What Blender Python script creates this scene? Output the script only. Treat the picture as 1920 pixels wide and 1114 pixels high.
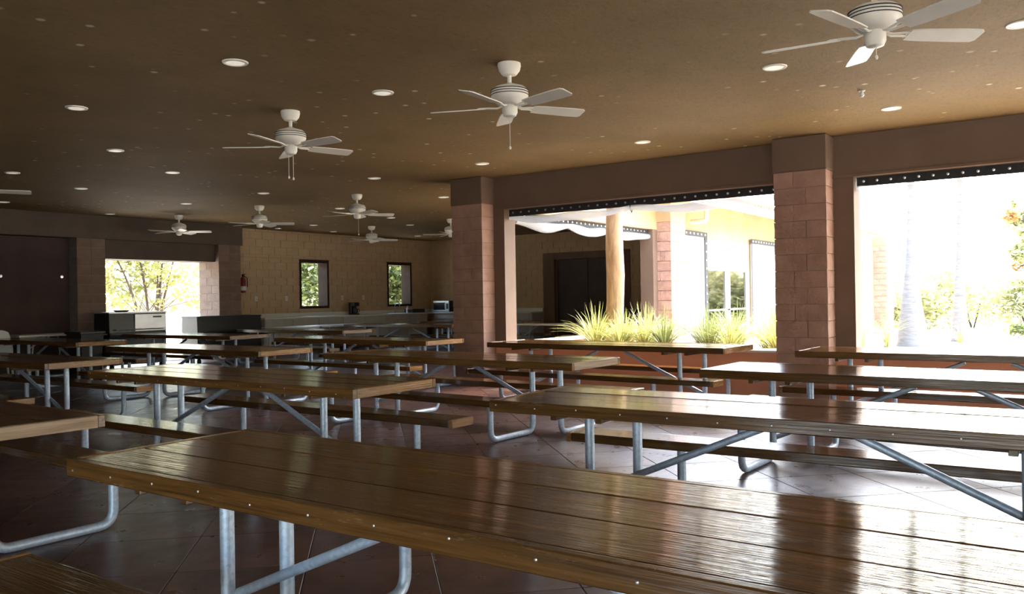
import bpy, bmesh, math, random
from mathutils import Vector, Matrix

# ---------------------------------------------------------------- scene, camera, world, lights
SC = bpy.context.scene
COL = SC.collection
for o in list(bpy.data.objects):
    bpy.data.objects.remove(o)
R = math.radians
YAW, PIT, ROL, FPX, CAM_H = R(54.666), R(0.077), R(-0.949), 1554.7, 1.37
cam = bpy.data.cameras.new('camera')
cam.sensor_fit = 'HORIZONTAL'
cam.sensor_width = 36.0
cam.lens = 36.0 * FPX / 1920.0
cam.clip_start = 0.05
cam.clip_end = 500
camo = bpy.data.objects.new('camera', cam)
COL.objects.link(camo)
fw = Vector((math.sin(YAW) * math.cos(PIT), math.cos(YAW) * math.cos(PIT), math.sin(PIT)))
r0 = Vector((math.cos(YAW), -math.sin(YAW), 0))
u0 = r0.cross(fw)
c_, s_ = math.cos(ROL), math.sin(ROL)
rt = c_ * r0 + s_ * u0
up = c_ * u0 - s_ * r0
camo.matrix_world = Matrix(((rt.x, up.x, -fw.x, 0), (rt.y, up.y, -fw.y, 0), (rt.z, up.z, -fw.z, CAM_H), (0, 0, 0, 1)))
SC.camera = camo

SUN_DIR = Vector((0.85, -0.22, 1.12)).normalized()     # towards the sun
world = bpy.data.worlds.new('world')
SC.world = world
world.use_nodes = True
wn = world.node_tree.nodes
wn.clear()
wo = wn.new('ShaderNodeOutputWorld')
wb = wn.new('ShaderNodeBackground')
ws = wn.new('ShaderNodeTexSky')
ws.sky_type = 'NISHITA'
ws.sun_disc = False
ws.sun_elevation = math.asin(SUN_DIR.z)
ws.sun_rotation = math.atan2(SUN_DIR.x, SUN_DIR.y)
ws.air_density = 1.2
ws.dust_density = 4.0
wb.inputs['Strength'].default_value = 0.8
world.node_tree.links.new(ws.outputs[0], wb.inputs['Color'])
world.node_tree.links.new(wb.outputs[0], wo.inputs['Surface'])
sun = bpy.data.lights.new('sun', 'SUN')
sun.energy = 2.2
sun.angle = R(0.6)
sun.color = (1.0, 0.95, 0.86)
suno = bpy.data.objects.new('sun', sun)
suno.rotation_euler = SUN_DIR.to_track_quat('Z', 'Y').to_euler()
suno.location = (0, 0, 30)
COL.objects.link(suno)

vs = SC.view_settings
vs.view_transform = 'Standard'
vs.look = 'None'
vs.gamma = 1.0
vs.use_curve_mapping = False
vs.exposure = 2.1

# ---------------------------------------------------------------- materials
def ramp(nt, fac, stops):
    n = nt.nodes.new('ShaderNodeValToRGB')
    el = n.color_ramp.elements
    while len(el) < len(stops):
        el.new(0.5)
    for e, (p, c) in zip(el, stops):
        e.position = p
        e.color = (*c, 1) if len(c) == 3 else c
    nt.links.new(fac, n.inputs[0])
    return n.outputs[0]

def noise(nt, scale, detail=4, rough=0.55, vec=None, dist=0.0):
    n = nt.nodes.new('ShaderNodeTexNoise')
    n.inputs['Scale'].default_value = scale
    n.inputs['Detail'].default_value = detail
    n.inputs['Roughness'].default_value = rough
    n.inputs['Distortion'].default_value = dist
    if vec is not None:
        nt.links.new(vec, n.inputs['Vector'])
    return n.outputs[0]

def coords(nt, scale=(1, 1, 1), kind='Object', jitter=False):
    t = nt.nodes.new('ShaderNodeTexCoord')
    m = nt.nodes.new('ShaderNodeMapping')
    m.inputs['Scale'].default_value = scale
    nt.links.new(t.outputs[kind], m.inputs['Vector'])
    if jitter:
        oi = nt.nodes.new('ShaderNodeObjectInfo')
        mu = nt.nodes.new('ShaderNodeMath')
        mu.operation = 'MULTIPLY'
        mu.inputs[1].default_value = 37.0
        nt.links.new(oi.outputs['Random'], mu.inputs[0])
        nt.links.new(mu.outputs[0], m.inputs['Location'])
    return m.outputs[0]

def mat(name, col=(0.5, 0.5, 0.5), rough=0.6, metal=0.0, spec=0.5, **kw):
    m = bpy.data.materials.new(name)
    m.use_nodes = True
    b = m.node_tree.nodes['Principled BSDF']
    b.inputs['Base Color'].default_value = (*col, 1)
    b.inputs['Roughness'].default_value = rough
    b.inputs['Metallic'].default_value = metal
    b.inputs['Specular IOR Level'].default_value = spec
    for k, v in kw.items():
        b.inputs[k.replace('_', ' ')].default_value = v
    return m, m.node_tree, b

def bump(nt, b, h, strength=0.3, dist=0.01):
    n = nt.nodes.new('ShaderNodeBump')
    n.inputs['Strength'].default_value = strength
    n.inputs['Distance'].default_value = dist
    nt.links.new(h, n.inputs['Height'])
    nt.links.new(n.outputs[0], b.inputs['Normal'])

def mixc(nt, fac, a, bb, blend='MIX'):
    n = nt.nodes.new('ShaderNodeMix')
    n.data_type = 'RGBA'
    n.blend_type = blend
    for sock, v in ((n.inputs[0], fac), (n.inputs[6], a), (n.inputs[7], bb)):
        if isinstance(v, (int, float)):
            sock.default_value = v
        elif isinstance(v, tuple):
            sock.default_value = (*v, 1)
        else:
            nt.links.new(v, sock)
    return n.outputs[2]

M = {}

def mk_noise_mat(key, c1, c2, scale=3.0, rough=0.7, bs=0.2, bscale=40, bd=0.01, spec=0.4, jitter=False, kind='Object', detail=5):
    m, nt, b = mat(key, c1, rough, spec=spec)
    v = coords(nt, kind=kind, jitter=jitter)
    nt.links.new(ramp(nt, noise(nt, scale, detail, vec=v), [(0.3, c1), (0.7, c2)]), b.inputs['Base Color'])
    if bs:
        bump(nt, b, noise(nt, bscale, 5, vec=v), bs, bd)
    M[key] = m
    return m, nt, b

# varnished planks: grain runs along local Y
def wood(key, dark, mid, light, rough, wear=0.66, pale=(0.33, 0.27, 0.20)):
    m, nt, b = mat(key, mid, rough, spec=0.5)
    v = coords(nt, (9, 0.55, 9), jitter=True)
    g = noise(nt, 3.0, 7, 0.62, v, 0.6)
    v2 = coords(nt, (48, 1.0, 48), jitter=True)
    g2 = noise(nt, 2.0, 4, 0.6, v2)
    base = ramp(nt, g, [(0.28, dark), (0.5, mid), (0.74, light)])
    col = mixc(nt, 0.35, base, ramp(nt, g2, [(0.35, dark), (0.7, light)]))
    v3 = coords(nt, (5, 1.2, 5), jitter=True)
    worn = ramp(nt, noise(nt, 2.2, 9, 0.75, v3, 0.3), [(wear, (0, 0, 0)), (wear + 0.1, (1, 1, 1))])
    sp = ramp(nt, noise(nt, 22, 6, 0.8, coords(nt, (3, 0.6, 3), jitter=True)), [(0.6, (0, 0, 0)), (0.68, (0.5, 0.5, 0.5))])
    wm = mixc(nt, 1.0, worn, sp, 'MULTIPLY')
    col = mixc(nt, wm, col, pale)
    oi = nt.nodes.new('ShaderNodeObjectInfo')
    hs = nt.nodes.new('ShaderNodeHueSaturation')
    mr = nt.nodes.new('ShaderNodeMapRange')
    mr.inputs[3].default_value = 0.75
    mr.inputs[4].default_value = 1.25
    nt.links.new(oi.outputs['Random'], mr.inputs[0])
    nt.links.new(mr.outputs[0], hs.inputs['Value'])
    nt.links.new(col, hs.inputs['Color'])
    nt.links.new(hs.outputs[0], b.inputs['Base Color'])
    rr = ramp(nt, noise(nt, 6, 6, 0.7, coords(nt, (3, 0.5, 3), jitter=True)), [(0.35, (rough * 0.6,) * 3), (0.7, (rough * 1.9,) * 3)])
    nt.links.new(rr, b.inputs['Roughness'])
    add = nt.nodes.new('ShaderNodeMath')
    add.operation = 'ADD'
    nt.links.new(g2, add.inputs[0])
    nt.links.new(noise(nt, 3, 3, 0.5, coords(nt, (6, 0.7, 6), jitter=True)), add.inputs[1])
    bump(nt, b, add.outputs[0], 0.26, 0.007)
    M[key] = m

wood('varnished_wood', (0.034, 0.013, 0.004), (0.098, 0.043, 0.013), (0.19, 0.092, 0.028), 0.085)
wood('apron_wood', (0.045, 0.018, 0.005), (0.125, 0.056, 0.016), (0.22, 0.11, 0.033), 0.16, 0.52, (0.42, 0.40, 0.40))
wood('end_wood_lit', (0.10, 0.042, 0.012), (0.24, 0.115, 0.036), (0.36, 0.19, 0.07), 0.22, 0.60)  # lighter orange paints in the light from the right openings on board ends
wood('weathered_wood', (0.16, 0.09, 0.05), (0.30, 0.20, 0.13), (0.44, 0.34, 0.25), 0.55, 0.50, (0.50, 0.44, 0.38))

# galvanised pipe
m, nt, b = mat('galvanised', (0.55, 0.6, 0.66), 0.5, 0.5)
vo = nt.nodes.new('ShaderNodeTexVoronoi')
vo.inputs['Scale'].default_value = 55
nt.links.new(coords(nt, jitter=True), vo.inputs['Vector'])
nt.links.new(ramp(nt, vo.outputs['Color'], [(0.2, (0.43, 0.50, 0.60)), (0.8, (0.55, 0.62, 0.72))]), b.inputs['Base Color'])
M['galv'] = m

# polished stained concrete tiles
m, nt, b = mat('polished_floor', (0.12, 0.05, 0.04), 0.16, spec=0.9)
v = coords(nt, jitter=True)
n1 = noise(nt, 1.6, 6, 0.6, v, 0.8)
base = ramp(nt, n1, [(0.25, (0.040, 0.018, 0.017)), (0.5, (0.085, 0.036, 0.028)), (0.75, (0.14, 0.066, 0.046))])
n2 = noise(nt, 3.0, 3, 0.5, v, 0.3)
base = mixc(nt, ramp(nt, n2, [(0.55, (0, 0, 0)), (0.8, (0.5, 0.5, 0.5))]), base, (0.15, 0.12, 0.12))
oi = nt.nodes.new('ShaderNodeObjectInfo')
hs = nt.nodes.new('ShaderNodeHueSaturation')
mr = nt.nodes.new('ShaderNodeMapRange')
mr.inputs[3].default_value = 0.8
mr.inputs[4].default_value = 1.2
nt.links.new(oi.outputs['Random'], mr.inputs[0])
nt.links.new(mr.outputs[0], hs.inputs['Value'])
nt.links.new(base, hs.inputs['Color'])
nt.links.new(hs.outputs[0], b.inputs['Base Color'])
nt.links.new(ramp(nt, noise(nt, 5, 6, 0.7, v), [(0.3, (0.24,) * 3), (0.75, (0.46,) * 3)]), b.inputs['Roughness'])
bump(nt, b, noise(nt, 7, 2, 0.5, v), 0.06, 0.004)
M['floor'] = m
mk_noise_mat('grout', (0.05, 0.035, 0.03), (0.08, 0.06, 0.05), 8, 0.8)

# stucco ceiling with pale specks
m, nt, b = mat('stucco_ceiling', (0.3, 0.2, 0.1), 0.75, spec=0.3)
v = coords(nt)
base = ramp(nt, noise(nt, 0.7, 5, 0.6, v, 0.5), [(0.3, (0.185, 0.120, 0.046)), (0.7, (0.25, 0.163, 0.067))])
st = noise(nt, 12, 7, 0.7, coords(nt, (1, 2.5, 1)), 0.4)
base = mixc(nt, ramp(nt, st, [(0.5, (0, 0, 0)), (0.75, (0.5, 0.5, 0.5))]), base, (0.10, 0.065, 0.03))
vo = nt.nodes.new('ShaderNodeTexVoronoi')
vo.inputs['Scale'].default_value = 4.2
nt.links.new(v, vo.inputs['Vector'])
spk = ramp(nt, vo.outputs['Distance'], [(0.08, (1, 1, 1)), (0.15, (0, 0, 0))])
msk = ramp(nt, noise(nt, 0.55, 3, 0.5, v), [(0.40, (0, 0, 0)), (0.55, (1, 1, 1))])
sel = ramp(nt, vo.outputs['Color'], [(0.36, (0, 0, 0)), (0.5, (1, 1, 1))])
f_ = mixc(nt, 1.0, mixc(nt, 1.0, spk, msk, 'MULTIPLY'), sel, 'MULTIPLY')
base = mixc(nt, f_, base, (0.62, 0.52, 0.36))
nt.links.new(base, b.inputs['Base Color'])
hh = nt.nodes.new('ShaderNodeMath')
hh.operation = 'ADD'
nt.links.new(st, hh.inputs[0])
nt.links.new(f_, hh.inputs[1])
bump(nt, b, hh.outputs[0], 0.5, 0.012)
M['ceiling'] = m

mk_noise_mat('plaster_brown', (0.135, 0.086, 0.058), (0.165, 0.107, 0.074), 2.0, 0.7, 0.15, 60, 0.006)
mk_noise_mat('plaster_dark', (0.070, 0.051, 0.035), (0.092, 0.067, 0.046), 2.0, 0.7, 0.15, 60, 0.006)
mk_noise_mat('plaster_tan', (0.33, 0.235, 0.125), (0.40, 0.295, 0.165), 1.5, 0.75, 0.15, 60, 0.006)
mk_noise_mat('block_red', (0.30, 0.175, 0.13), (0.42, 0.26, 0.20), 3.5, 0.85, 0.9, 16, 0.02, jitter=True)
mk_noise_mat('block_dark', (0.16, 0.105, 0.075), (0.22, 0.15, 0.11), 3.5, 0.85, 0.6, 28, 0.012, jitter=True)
mk_noise_mat('block_tan', (0.46, 0.33, 0.185), (0.53, 0.39, 0.225), 3.0, 0.8, 0.3, 30, 0.006, jitter=True)
mk_noise_mat('mortar', (0.22, 0.15, 0.10), (0.28, 0.20, 0.14), 9, 0.9, 0.3, 80, 0.004)
mk_noise_mat('mortar_tan', (0.42, 0.30, 0.165), (0.46, 0.33, 0.185), 9, 0.9, 0.3, 80, 0.004)
mk_noise_mat('low_wall', (0.62, 0.285, 0.175), (0.70, 0.34, 0.21), 1.5, 0.7, 0.2, 50, 0.006)
mk_noise_mat('sill_concrete', (0.55, 0.52, 0.47), (0.66, 0.63, 0.58), 4, 0.6, 0.1, 60, 0.003)
mk_noise_mat('roof_tile', (0.42, 0.20, 0.12), (0.56, 0.30, 0.19), 4, 0.8, 0.2, 40, 0.005, jitter=True)
mk_noise_mat('white_paint', (0.72, 0.70, 0.62), (0.80, 0.78, 0.70), 5, 0.38, 0.0)
mk_noise_mat('cream_trim', (0.60, 0.50, 0.36), (0.68, 0.58, 0.43), 3, 0.6, 0.05)
mk_noise_mat('worktop', (0.62, 0.62, 0.56), (0.70, 0.70, 0.64), 30, 0.35, 0.0)
mk_noise_mat('cabinet', (0.40, 0.36, 0.30), (0.46, 0.42, 0.35), 4, 0.5, 0.0)
mk_noise_mat('black_plastic', (0.012, 0.012, 0.013), (0.022, 0.022, 0.024), 20, 0.35, 0.05)
mk_noise_mat('canvas_brown', (0.048, 0.030, 0.028), (0.07, 0.044, 0.04), 2, 0.85, 0.2, 150, 0.002)
mk_noise_mat('webbing', (0.016, 0.016, 0.018), (0.03, 0.03, 0.034), 40, 0.7, 0.2, 200, 0.002)
mk_noise_mat('white_plastic', (0.74, 0.75, 0.76), (0.80, 0.81, 0.82), 6, 0.4, 0.0)
mk_noise_mat('ground', (0.50, 0.45, 0.35), (0.62, 0.57, 0.46), 0.6, 0.9, 0.3, 12, 0.02)
mk_noise_mat('soil', (0.10, 0.07, 0.045), (0.17, 0.12, 0.08), 9, 0.95, 0.5, 30, 0.02)
mk_noise_mat('bark', (0.06, 0.045, 0.032), (0.12, 0.09, 0.065), 8, 0.9, 0.6, 25, 0.02)
mk_noise_mat('dark_wood_door', (0.045, 0.026, 0.020), (0.065, 0.038, 0.03), 3, 0.5, 0.1)
mk_noise_mat('frame_dark', (0.030, 0.018, 0.013), (0.045, 0.028, 0.02), 5, 0.75, 0.0, spec=0.15)
mk_noise_mat('red_paint', (0.22, 0.015, 0.012), (0.27, 0.02, 0.016), 5, 0.3, 0.0)
mk_noise_mat('dark_lens', (0.02, 0.02, 0.02), (0.03, 0.03, 0.03), 5, 0.15, 0.0)
mk_noise_mat('screw_steel', (0.70, 0.70, 0.72), (0.8, 0.8, 0.8), 9, 0.3, 0.0)
M['screw_steel'].node_tree.nodes['Principled BSDF'].inputs['Metallic'].default_value = 0.9
m, nt, b = mat('stainless', (0.55, 0.56, 0.58), 0.42, 1.0)
bump(nt, b, noise(nt, 3, 2, 0.5, coords(nt, (1, 1, 60))), 0.05, 0.002)
nt.links.new(ramp(nt, noise(nt, 2, 3), [(0.3, (0.48, 0.49, 0.52)), (0.7, (0.6, 0.61, 0.63))]), b.inputs['Base Color'])
M['stainless'] = m
# log-like trunk
m, nt, b = mat('trunk_log', (0.45, 0.32, 0.18), 0.8)
v = coords(nt, (4, 4, 0.7))
n1 = noise(nt, 4, 6, 0.6, v, 0.6)
nt.links.new(ramp(nt, n1, [(0.3, (0.30, 0.19, 0.095)), (0.55, (0.46, 0.31, 0.17)), (0.75, (0.56, 0.42, 0.26))]), b.inputs['Base Color'])
bump(nt, b, n1, 0.4, 0.02)
M['log'] = m
m, nt, b = mat('palm_bark', (0.5, 0.47, 0.43), 0.85)
v = coords(nt, (2, 2, 12))
n1 = noise(nt, 2, 5, 0.6, v, 0.4)
nt.links.new(ramp(nt, n1, [(0.3, (0.13, 0.12, 0.115)), (0.7, (0.22, 0.21, 0.20))]), b.inputs['Base Color'])
bump(nt, b, n1, 0.4, 0.02)
M['palm_bark'] = m

def leaf_mat(key, c1, c2, trans=0.45, rough=0.45):
    m, nt, b = mat(key, c1, rough, spec=0.4)
    v = coords(nt)
    c = ramp(nt, noise(nt, 2.2, 5, 0.7, v), [(0.3, c1), (0.7, c2)])
    nt.links.new(c, b.inputs['Base Color'])
    t = nt.nodes.new('ShaderNodeBsdfTranslucent')
    nt.links.new(c, t.inputs['Color'])
    mx = nt.nodes.new('ShaderNodeMixShader')
    mx.inputs[0].default_value = trans
    out = nt.nodes['Material Output']
    nt.links.new(b.outputs[0], mx.inputs[1])
    nt.links.new(t.outputs[0], mx.inputs[2])
    nt.links.new(mx.outputs[0], out.inputs['Surface'])
    M[key] = m
leaf_mat('leaf_tree', (0.17, 0.19, 0.05), (0.34, 0.33, 0.11))
leaf_mat('leaf_red', (0.30, 0.12, 0.04), (0.36, 0.22, 0.08))
leaf_mat('leaf_hedge', (0.32, 0.34, 0.15), (0.52, 0.50, 0.26))
leaf_mat('leaf_dark', (0.055, 0.085, 0.022), (0.15, 0.17, 0.055))
leaf_mat('leaf_strap', (0.26, 0.30, 0.09), (0.48, 0.46, 0.17), 0.35)
leaf_mat('leaf_strap_dark', (0.12, 0.17, 0.06), (0.26, 0.29, 0.11), 0.3)
leaf_mat('leaf_palm', (0.13, 0.20, 0.05), (0.24, 0.30, 0.09))

def glass(key, col, rough, alpha):
    m = bpy.data.materials.new(key)
    m.use_nodes = True
    nt = m.node_tree
    nt.nodes.remove(nt.nodes['Principled BSDF'])
    g = nt.nodes.new('ShaderNodeBsdfGlossy')
    g.inputs['Roughness'].default_value = rough
    t = nt.nodes.new('ShaderNodeBsdfTransparent')
    t.inputs['Color'].default_value = (*col, 1)
    lw = nt.nodes.new('ShaderNodeLayerWeight')
    pw_ = nt.nodes.new('ShaderNodeMath')
    pw_.operation = 'POWER'
    pw_.inputs[1].default_value = 5.0
    nt.links.new(lw.outputs['Facing'], pw_.inputs[0])
    ma = nt.nodes.new('ShaderNodeMath')
    ma.operation = 'MULTIPLY_ADD'
    ma.inputs[1].default_value = 1 - alpha
    ma.inputs[2].default_value = alpha
    nt.links.new(pw_.outputs[0], ma.inputs[0])
    mx = nt.nodes.new('ShaderNodeMixShader')
    nt.links.new(ma.outputs[0], mx.inputs[0])
    nt.links.new(t.outputs[0], mx.inputs[1])
    nt.links.new(g.outputs[0], mx.inputs[2])
    nt.links.new(mx.outputs[0], nt.nodes['Material Output'].inputs['Surface'])
    M[key] = m
glass('window_glass', (0.93, 0.95, 0.93), 0.02, 0.04)
glass('tinted_glass', (0.30, 0.33, 0.33), 0.03, 0.14)
# clear vinyl: translucent milky sheet
m = bpy.data.materials.new('vinyl')
m.use_nodes = True
nt = m.node_tree
b = nt.nodes['Principled BSDF']
b.inputs['Base Color'].default_value = (0.58, 0.61, 0.66, 1)
b.inputs['Roughness'].default_value = 0.18
vv = coords(nt, (3, 3, 1))
bump(nt, b, noise(nt, 4, 3, 0.5, vv), 0.3, 0.02)
tl = nt.nodes.new('ShaderNodeBsdfTranslucent')
tl.inputs['Color'].default_value = (0.55, 0.58, 0.63, 1)
tp = nt.nodes.new('ShaderNodeBsdfTransparent')
a1 = nt.nodes.new('ShaderNodeMixShader')
a1.inputs[0].default_value = 0.4
a2 = nt.nodes.new('ShaderNodeMixShader')
a2.inputs[0].default_value = 0.3
nt.links.new(b.outputs[0], a1.inputs[1])
nt.links.new(tl.outputs[0], a1.inputs[2])
nt.links.new(a1.outputs[0], a2.inputs[1])
nt.links.new(tp.outputs[0], a2.inputs[2])
nt.links.new(a2.outputs[0], nt.nodes['Material Output'].inputs['Surface'])
M['vinyl'] = m
m, nt, b = mat('lamp_lens', (0.85, 0.83, 0.76), 0.4)
b.inputs['Emission Color'].default_value = (1.0, 0.93, 0.78, 1)
b.inputs['Emission Strength'].default_value = 0.12
nt.links.new(ramp(nt, noise(nt, 30, 2), [(0.3, (0.82, 0.80, 0.72)), (0.7, (0.88, 0.86, 0.80))]), b.inputs['Base Color'])
M['lamp_lens'] = m

# ---------------------------------------------------------------- mesh helpers.  World X = depth to the right (v), Y = depth to the left (u)
class MB:
    def __init__(s):
        s.v = []
        s.f = []
    def add(s, vs_, fs):
        o = len(s.v)
        s.v += [tuple(p) for p in vs_]
        s.f += [tuple(i + o for i in f) for f in fs]
        return s
    def box(s, x0, x1, y0, y1, z0, z1, bev=0.0):
        if bev <= 0:
            s.add([(x0, y0, z0), (x1, y0, z0), (x1, y1, z0), (x0, y1, z0), (x0, y0, z1), (x1, y0, z1), (x1, y1, z1), (x0, y1, z1)],
                  [(0, 3, 2, 1), (4, 5, 6, 7), (0, 1, 5, 4), (1, 2, 6, 5), (2, 3, 7, 6), (3, 0, 4, 7)])
        else:
            bm = bmesh.new()
            bmesh.ops.create_cube(bm, size=1)
            for p in bm.verts:
                p.co = ((x0 + x1) / 2 + p.co.x * (x1 - x0), (y0 + y1) / 2 + p.co.y * (y1 - y0), (z0 + z1) / 2 + p.co.z * (z1 - z0))
            bmesh.ops.bevel(bm, geom=bm.edges[:], offset=bev, segments=1, affect='EDGES', profile=0.5)
            bm.verts.ensure_lookup_table()
            s.add([p.co[:] for p in bm.verts], [[q.index for q in f.verts] for f in bm.faces])
            bm.free()
        return s
    def tube(s, pts, r, n=10, cap=True, flat=None):
        pts = [Vector(p) for p in pts]
        rr = r if isinstance(r, (list, tuple)) else [r] * len(pts)
        t0 = (pts[1] - pts[0]).normalized()
        ref = Vector((0, 0, 1)) if abs(t0.z) < 0.9 else Vector((1, 0, 0))
        a = t0.cross(ref).normalized()
        rings = []
        for i, p in enumerate(pts):
            t = (pts[min(i + 1, len(pts) - 1)] - pts[max(i - 1, 0)]).normalized()
            a = (a - t * a.dot(t)).normalized()
            b_ = t.cross(a)
            rings.append([p + (a * math.cos(2 * math.pi * k / n) + b_ * math.sin(2 * math.pi * k / n)) * rr[i] for k in range(n)])
        o = len(s.v)
        for rg in rings:
            s.v += [tuple(q) for q in rg]
        for i in range(len(pts) - 1):
            for k in range(n):
                k2 = (k + 1) % n
                s.f.append((o + i * n + k, o + i * n + k2, o + (i + 1) * n + k2, o + (i + 1) * n + k))
        if cap:
            s.f.append(tuple(o + k for k in range(n))[::-1])
            s.f.append(tuple(o + (len(pts) - 1) * n + k for k in range(n)))
        return s
    def lathe(s, prof, n=24, cx=0, cy=0, cz=0):
        o = len(s.v)
        for r, z in prof:
            for k in range(n):
                a = 2 * math.pi * k / n
                s.v.append((cx + r * math.cos(a), cy + r * math.sin(a), cz + z))
        for i in range(len(prof) - 1):
            for k in range(n):
                k2 = (k + 1) % n
                s.f.append((o + i * n + k, o + i * n + k2, o + (i + 1) * n + k2, o + (i + 1) * n + k))
        s.f.append(tuple(o + k for k in range(n))[::-1])
        s.f.append(tuple(o + (len(prof) - 1) * n + k for k in range(n)))
        return s
    def prism(s, poly, z0, z1):
        n = len(poly)
        o = len(s.v)
        s.v += [(x, y, z0) for x, y in poly] + [(x, y, z1) for x, y in poly]
        s.f.append(tuple(o + k for k in range(n))[::-1])
        s.f.append(tuple(o + n + k for k in range(n)))
        for k in range(n):
            k2 = (k + 1) % n
            s.f.append((o + k, o + k2, o + n + k2, o + n + k))
        return s
    def mesh(s, name, m, smooth=False):
        me = bpy.data.meshes.new(name)
        me.from_pydata(s.v, [], s.f)
        me.materials.append(M[m] if isinstance(m, str) else m)
        bm = bmesh.new()
        bm.from_mesh(me)
        bmesh.ops.recalc_face_normals(bm, faces=bm.faces[:])
        bm.to_mesh(me)
        bm.free()
        if smooth:
            for p in me.polygons:
                p.use_smooth = True
            me.set_sharp_from_angle(angle=R(40))
        return me
    def build(s, name, m, parent=None, loc=None, smooth=False):
        return put(name, s.mesh(name, m, smooth), parent, loc)

def put(name, me, parent=None, loc=None, rot=None):
    o = bpy.data.objects.new(name, me)
    COL.objects.link(o)
    if parent:
        o.parent = parent
    if loc is not None:
        o.location = loc
    if rot is not None:
        o.rotation_euler = rot
    return o

def tag(o, label=None, cat=None, group=None, kind=None):
    for k, v_ in (('label', label), ('category', cat), ('group', group), ('kind', kind)):
        if v_:
            o[k] = v_
    return o

def empty(name, loc=(0, 0, 0), rz=0.0):
    o = bpy.data.objects.new(name, None)
    o.empty_display_size = 0.2
    COL.objects.link(o)
    o.location = loc
    o.rotation_euler = (0, 0, rz)
    return o

def copy_tree(o, parent=None):
    c = o.copy()
    COL.objects.link(c)
    c.parent = parent
    for ch in o.children:
        copy_tree(ch, c)
    return c

def fillet(pts, rad, n=6):
    pts = [Vector(p) for p in pts]
    out = [pts[0]]
    for i in range(1, len(pts) - 1):
        a, b_, c = pts[i - 1], pts[i], pts[i + 1]
        d1, d2 = (a - b_).normalized(), (c - b_).normalized()
        p0, p1 = b_ + d1 * rad, b_ + d2 * rad
        for k in range(n + 1):
            t = k / n
            out.append((1 - t) ** 2 * p0 + 2 * t * (1 - t) * b_ + t ** 2 * p1)
    out.append(pts[-1])
    return out

RNG = random.Random(7)
ZC = 3.31           # ceiling
VB = 10.75          # inner face of the beam wall
VE = 21.0           # far end wall of the kitchen wing
UK = 18.2           # kitchen wall
UL = 17.85          # face of the dark left wall
UF = 7.75           # courtyard facade of the kitchen wing
VH, UH = -6.0, -9.0 # hall limits behind the camera

# ---------------------------------------------------------------- block work
_bm = {}
def block_mesh(dx, dy, dz, m, rough, var):
    key = (round(dx, 3), round(dy, 3), round(dz, 3), m, rough, var)
    if key in _bm:
        return _bm[key]
    rg = random.Random(var * 7 + int(dx * 1000) + int(dy * 1000))
    if rough <= 0:
        me = MB().box(-dx / 2, dx / 2, -dy / 2, dy / 2, -dz / 2, dz / 2).mesh('block', m)
    else:
        bm = bmesh.new()
        bmesh.ops.create_cube(bm, size=1)
        bmesh.ops.subdivide_edges(bm, edges=bm.edges[:], cuts=1, use_grid_fill=True)
        for p in bm.verts:
            q = p.co.copy()
            inner = (abs(q.x) > 0.49) + (abs(q.y) > 0.49) + (abs(q.z) > 0.49)
            j = rough * (1.0 if inner == 1 else 0.35)
            p.co = (q.x * dx, q.y * dy, q.z * dz)
            out = Vector((q.x if abs(q.x) > 0.49 else 0, q.y if abs(q.y) > 0.49 else 0, 0))
            if out.length:
                p.co += out.normalized() * rg.uniform(-0.2, 1.0) * j
        me = bpy.data.meshes.new('block')
        bmesh.ops.recalc_face_normals(bm, faces=bm.faces[:])
        bm.to_mesh(me)
        bm.free()
        me.materials.append(M[m])
    _bm[key] = me
    return me

def column(name, v0, v1, u0_, u1_, m, label, ztop=2.88, cap='plaster_brown', zcap=ZC, rough=0.020, course=0.206):
    root = empty(name, ((v0 + v1) / 2, (u0_ + u1_) / 2, 0))
    cx, cy = root.location.x, root.location.y
    w, d = u1_ - u0_, v1 - v0
    MB().box(-d / 2 + .015, d / 2 - .015, -w / 2 + .015, w / 2 - .015, 0, ztop).build('mortar_core', 'mortar', root)
    n = int(round(ztop / course))
    ch = ztop / n
    for i in range(n):
        a = 0.62 if i % 2 else 0.38
        for k, (y0, y1) in enumerate(((-w / 2, -w / 2 + w * a), (-w / 2 + w * a, w / 2))):
            for q, (x0, x1) in enumerate(((-d / 2, 0), (0, d / 2))):
                g = 0.005
                me = block_mesh(x1 - x0 - g, y1 - y0 - g * 2, ch - g * 2, m, rough, (i + k * 2 + q) % 5)
                put('block', me, root, ((x0 + x1) / 2, (y0 + y1) / 2, (i + 0.5) * ch))
    if cap:
        MB().box(-d / 2 - .012, d / 2, -w / 2 - .012, w / 2 + .012, ztop, zcap, 0.012).build('cap', cap, root)
    tag(root, label, 'column', kind='structure')
    return root

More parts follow.
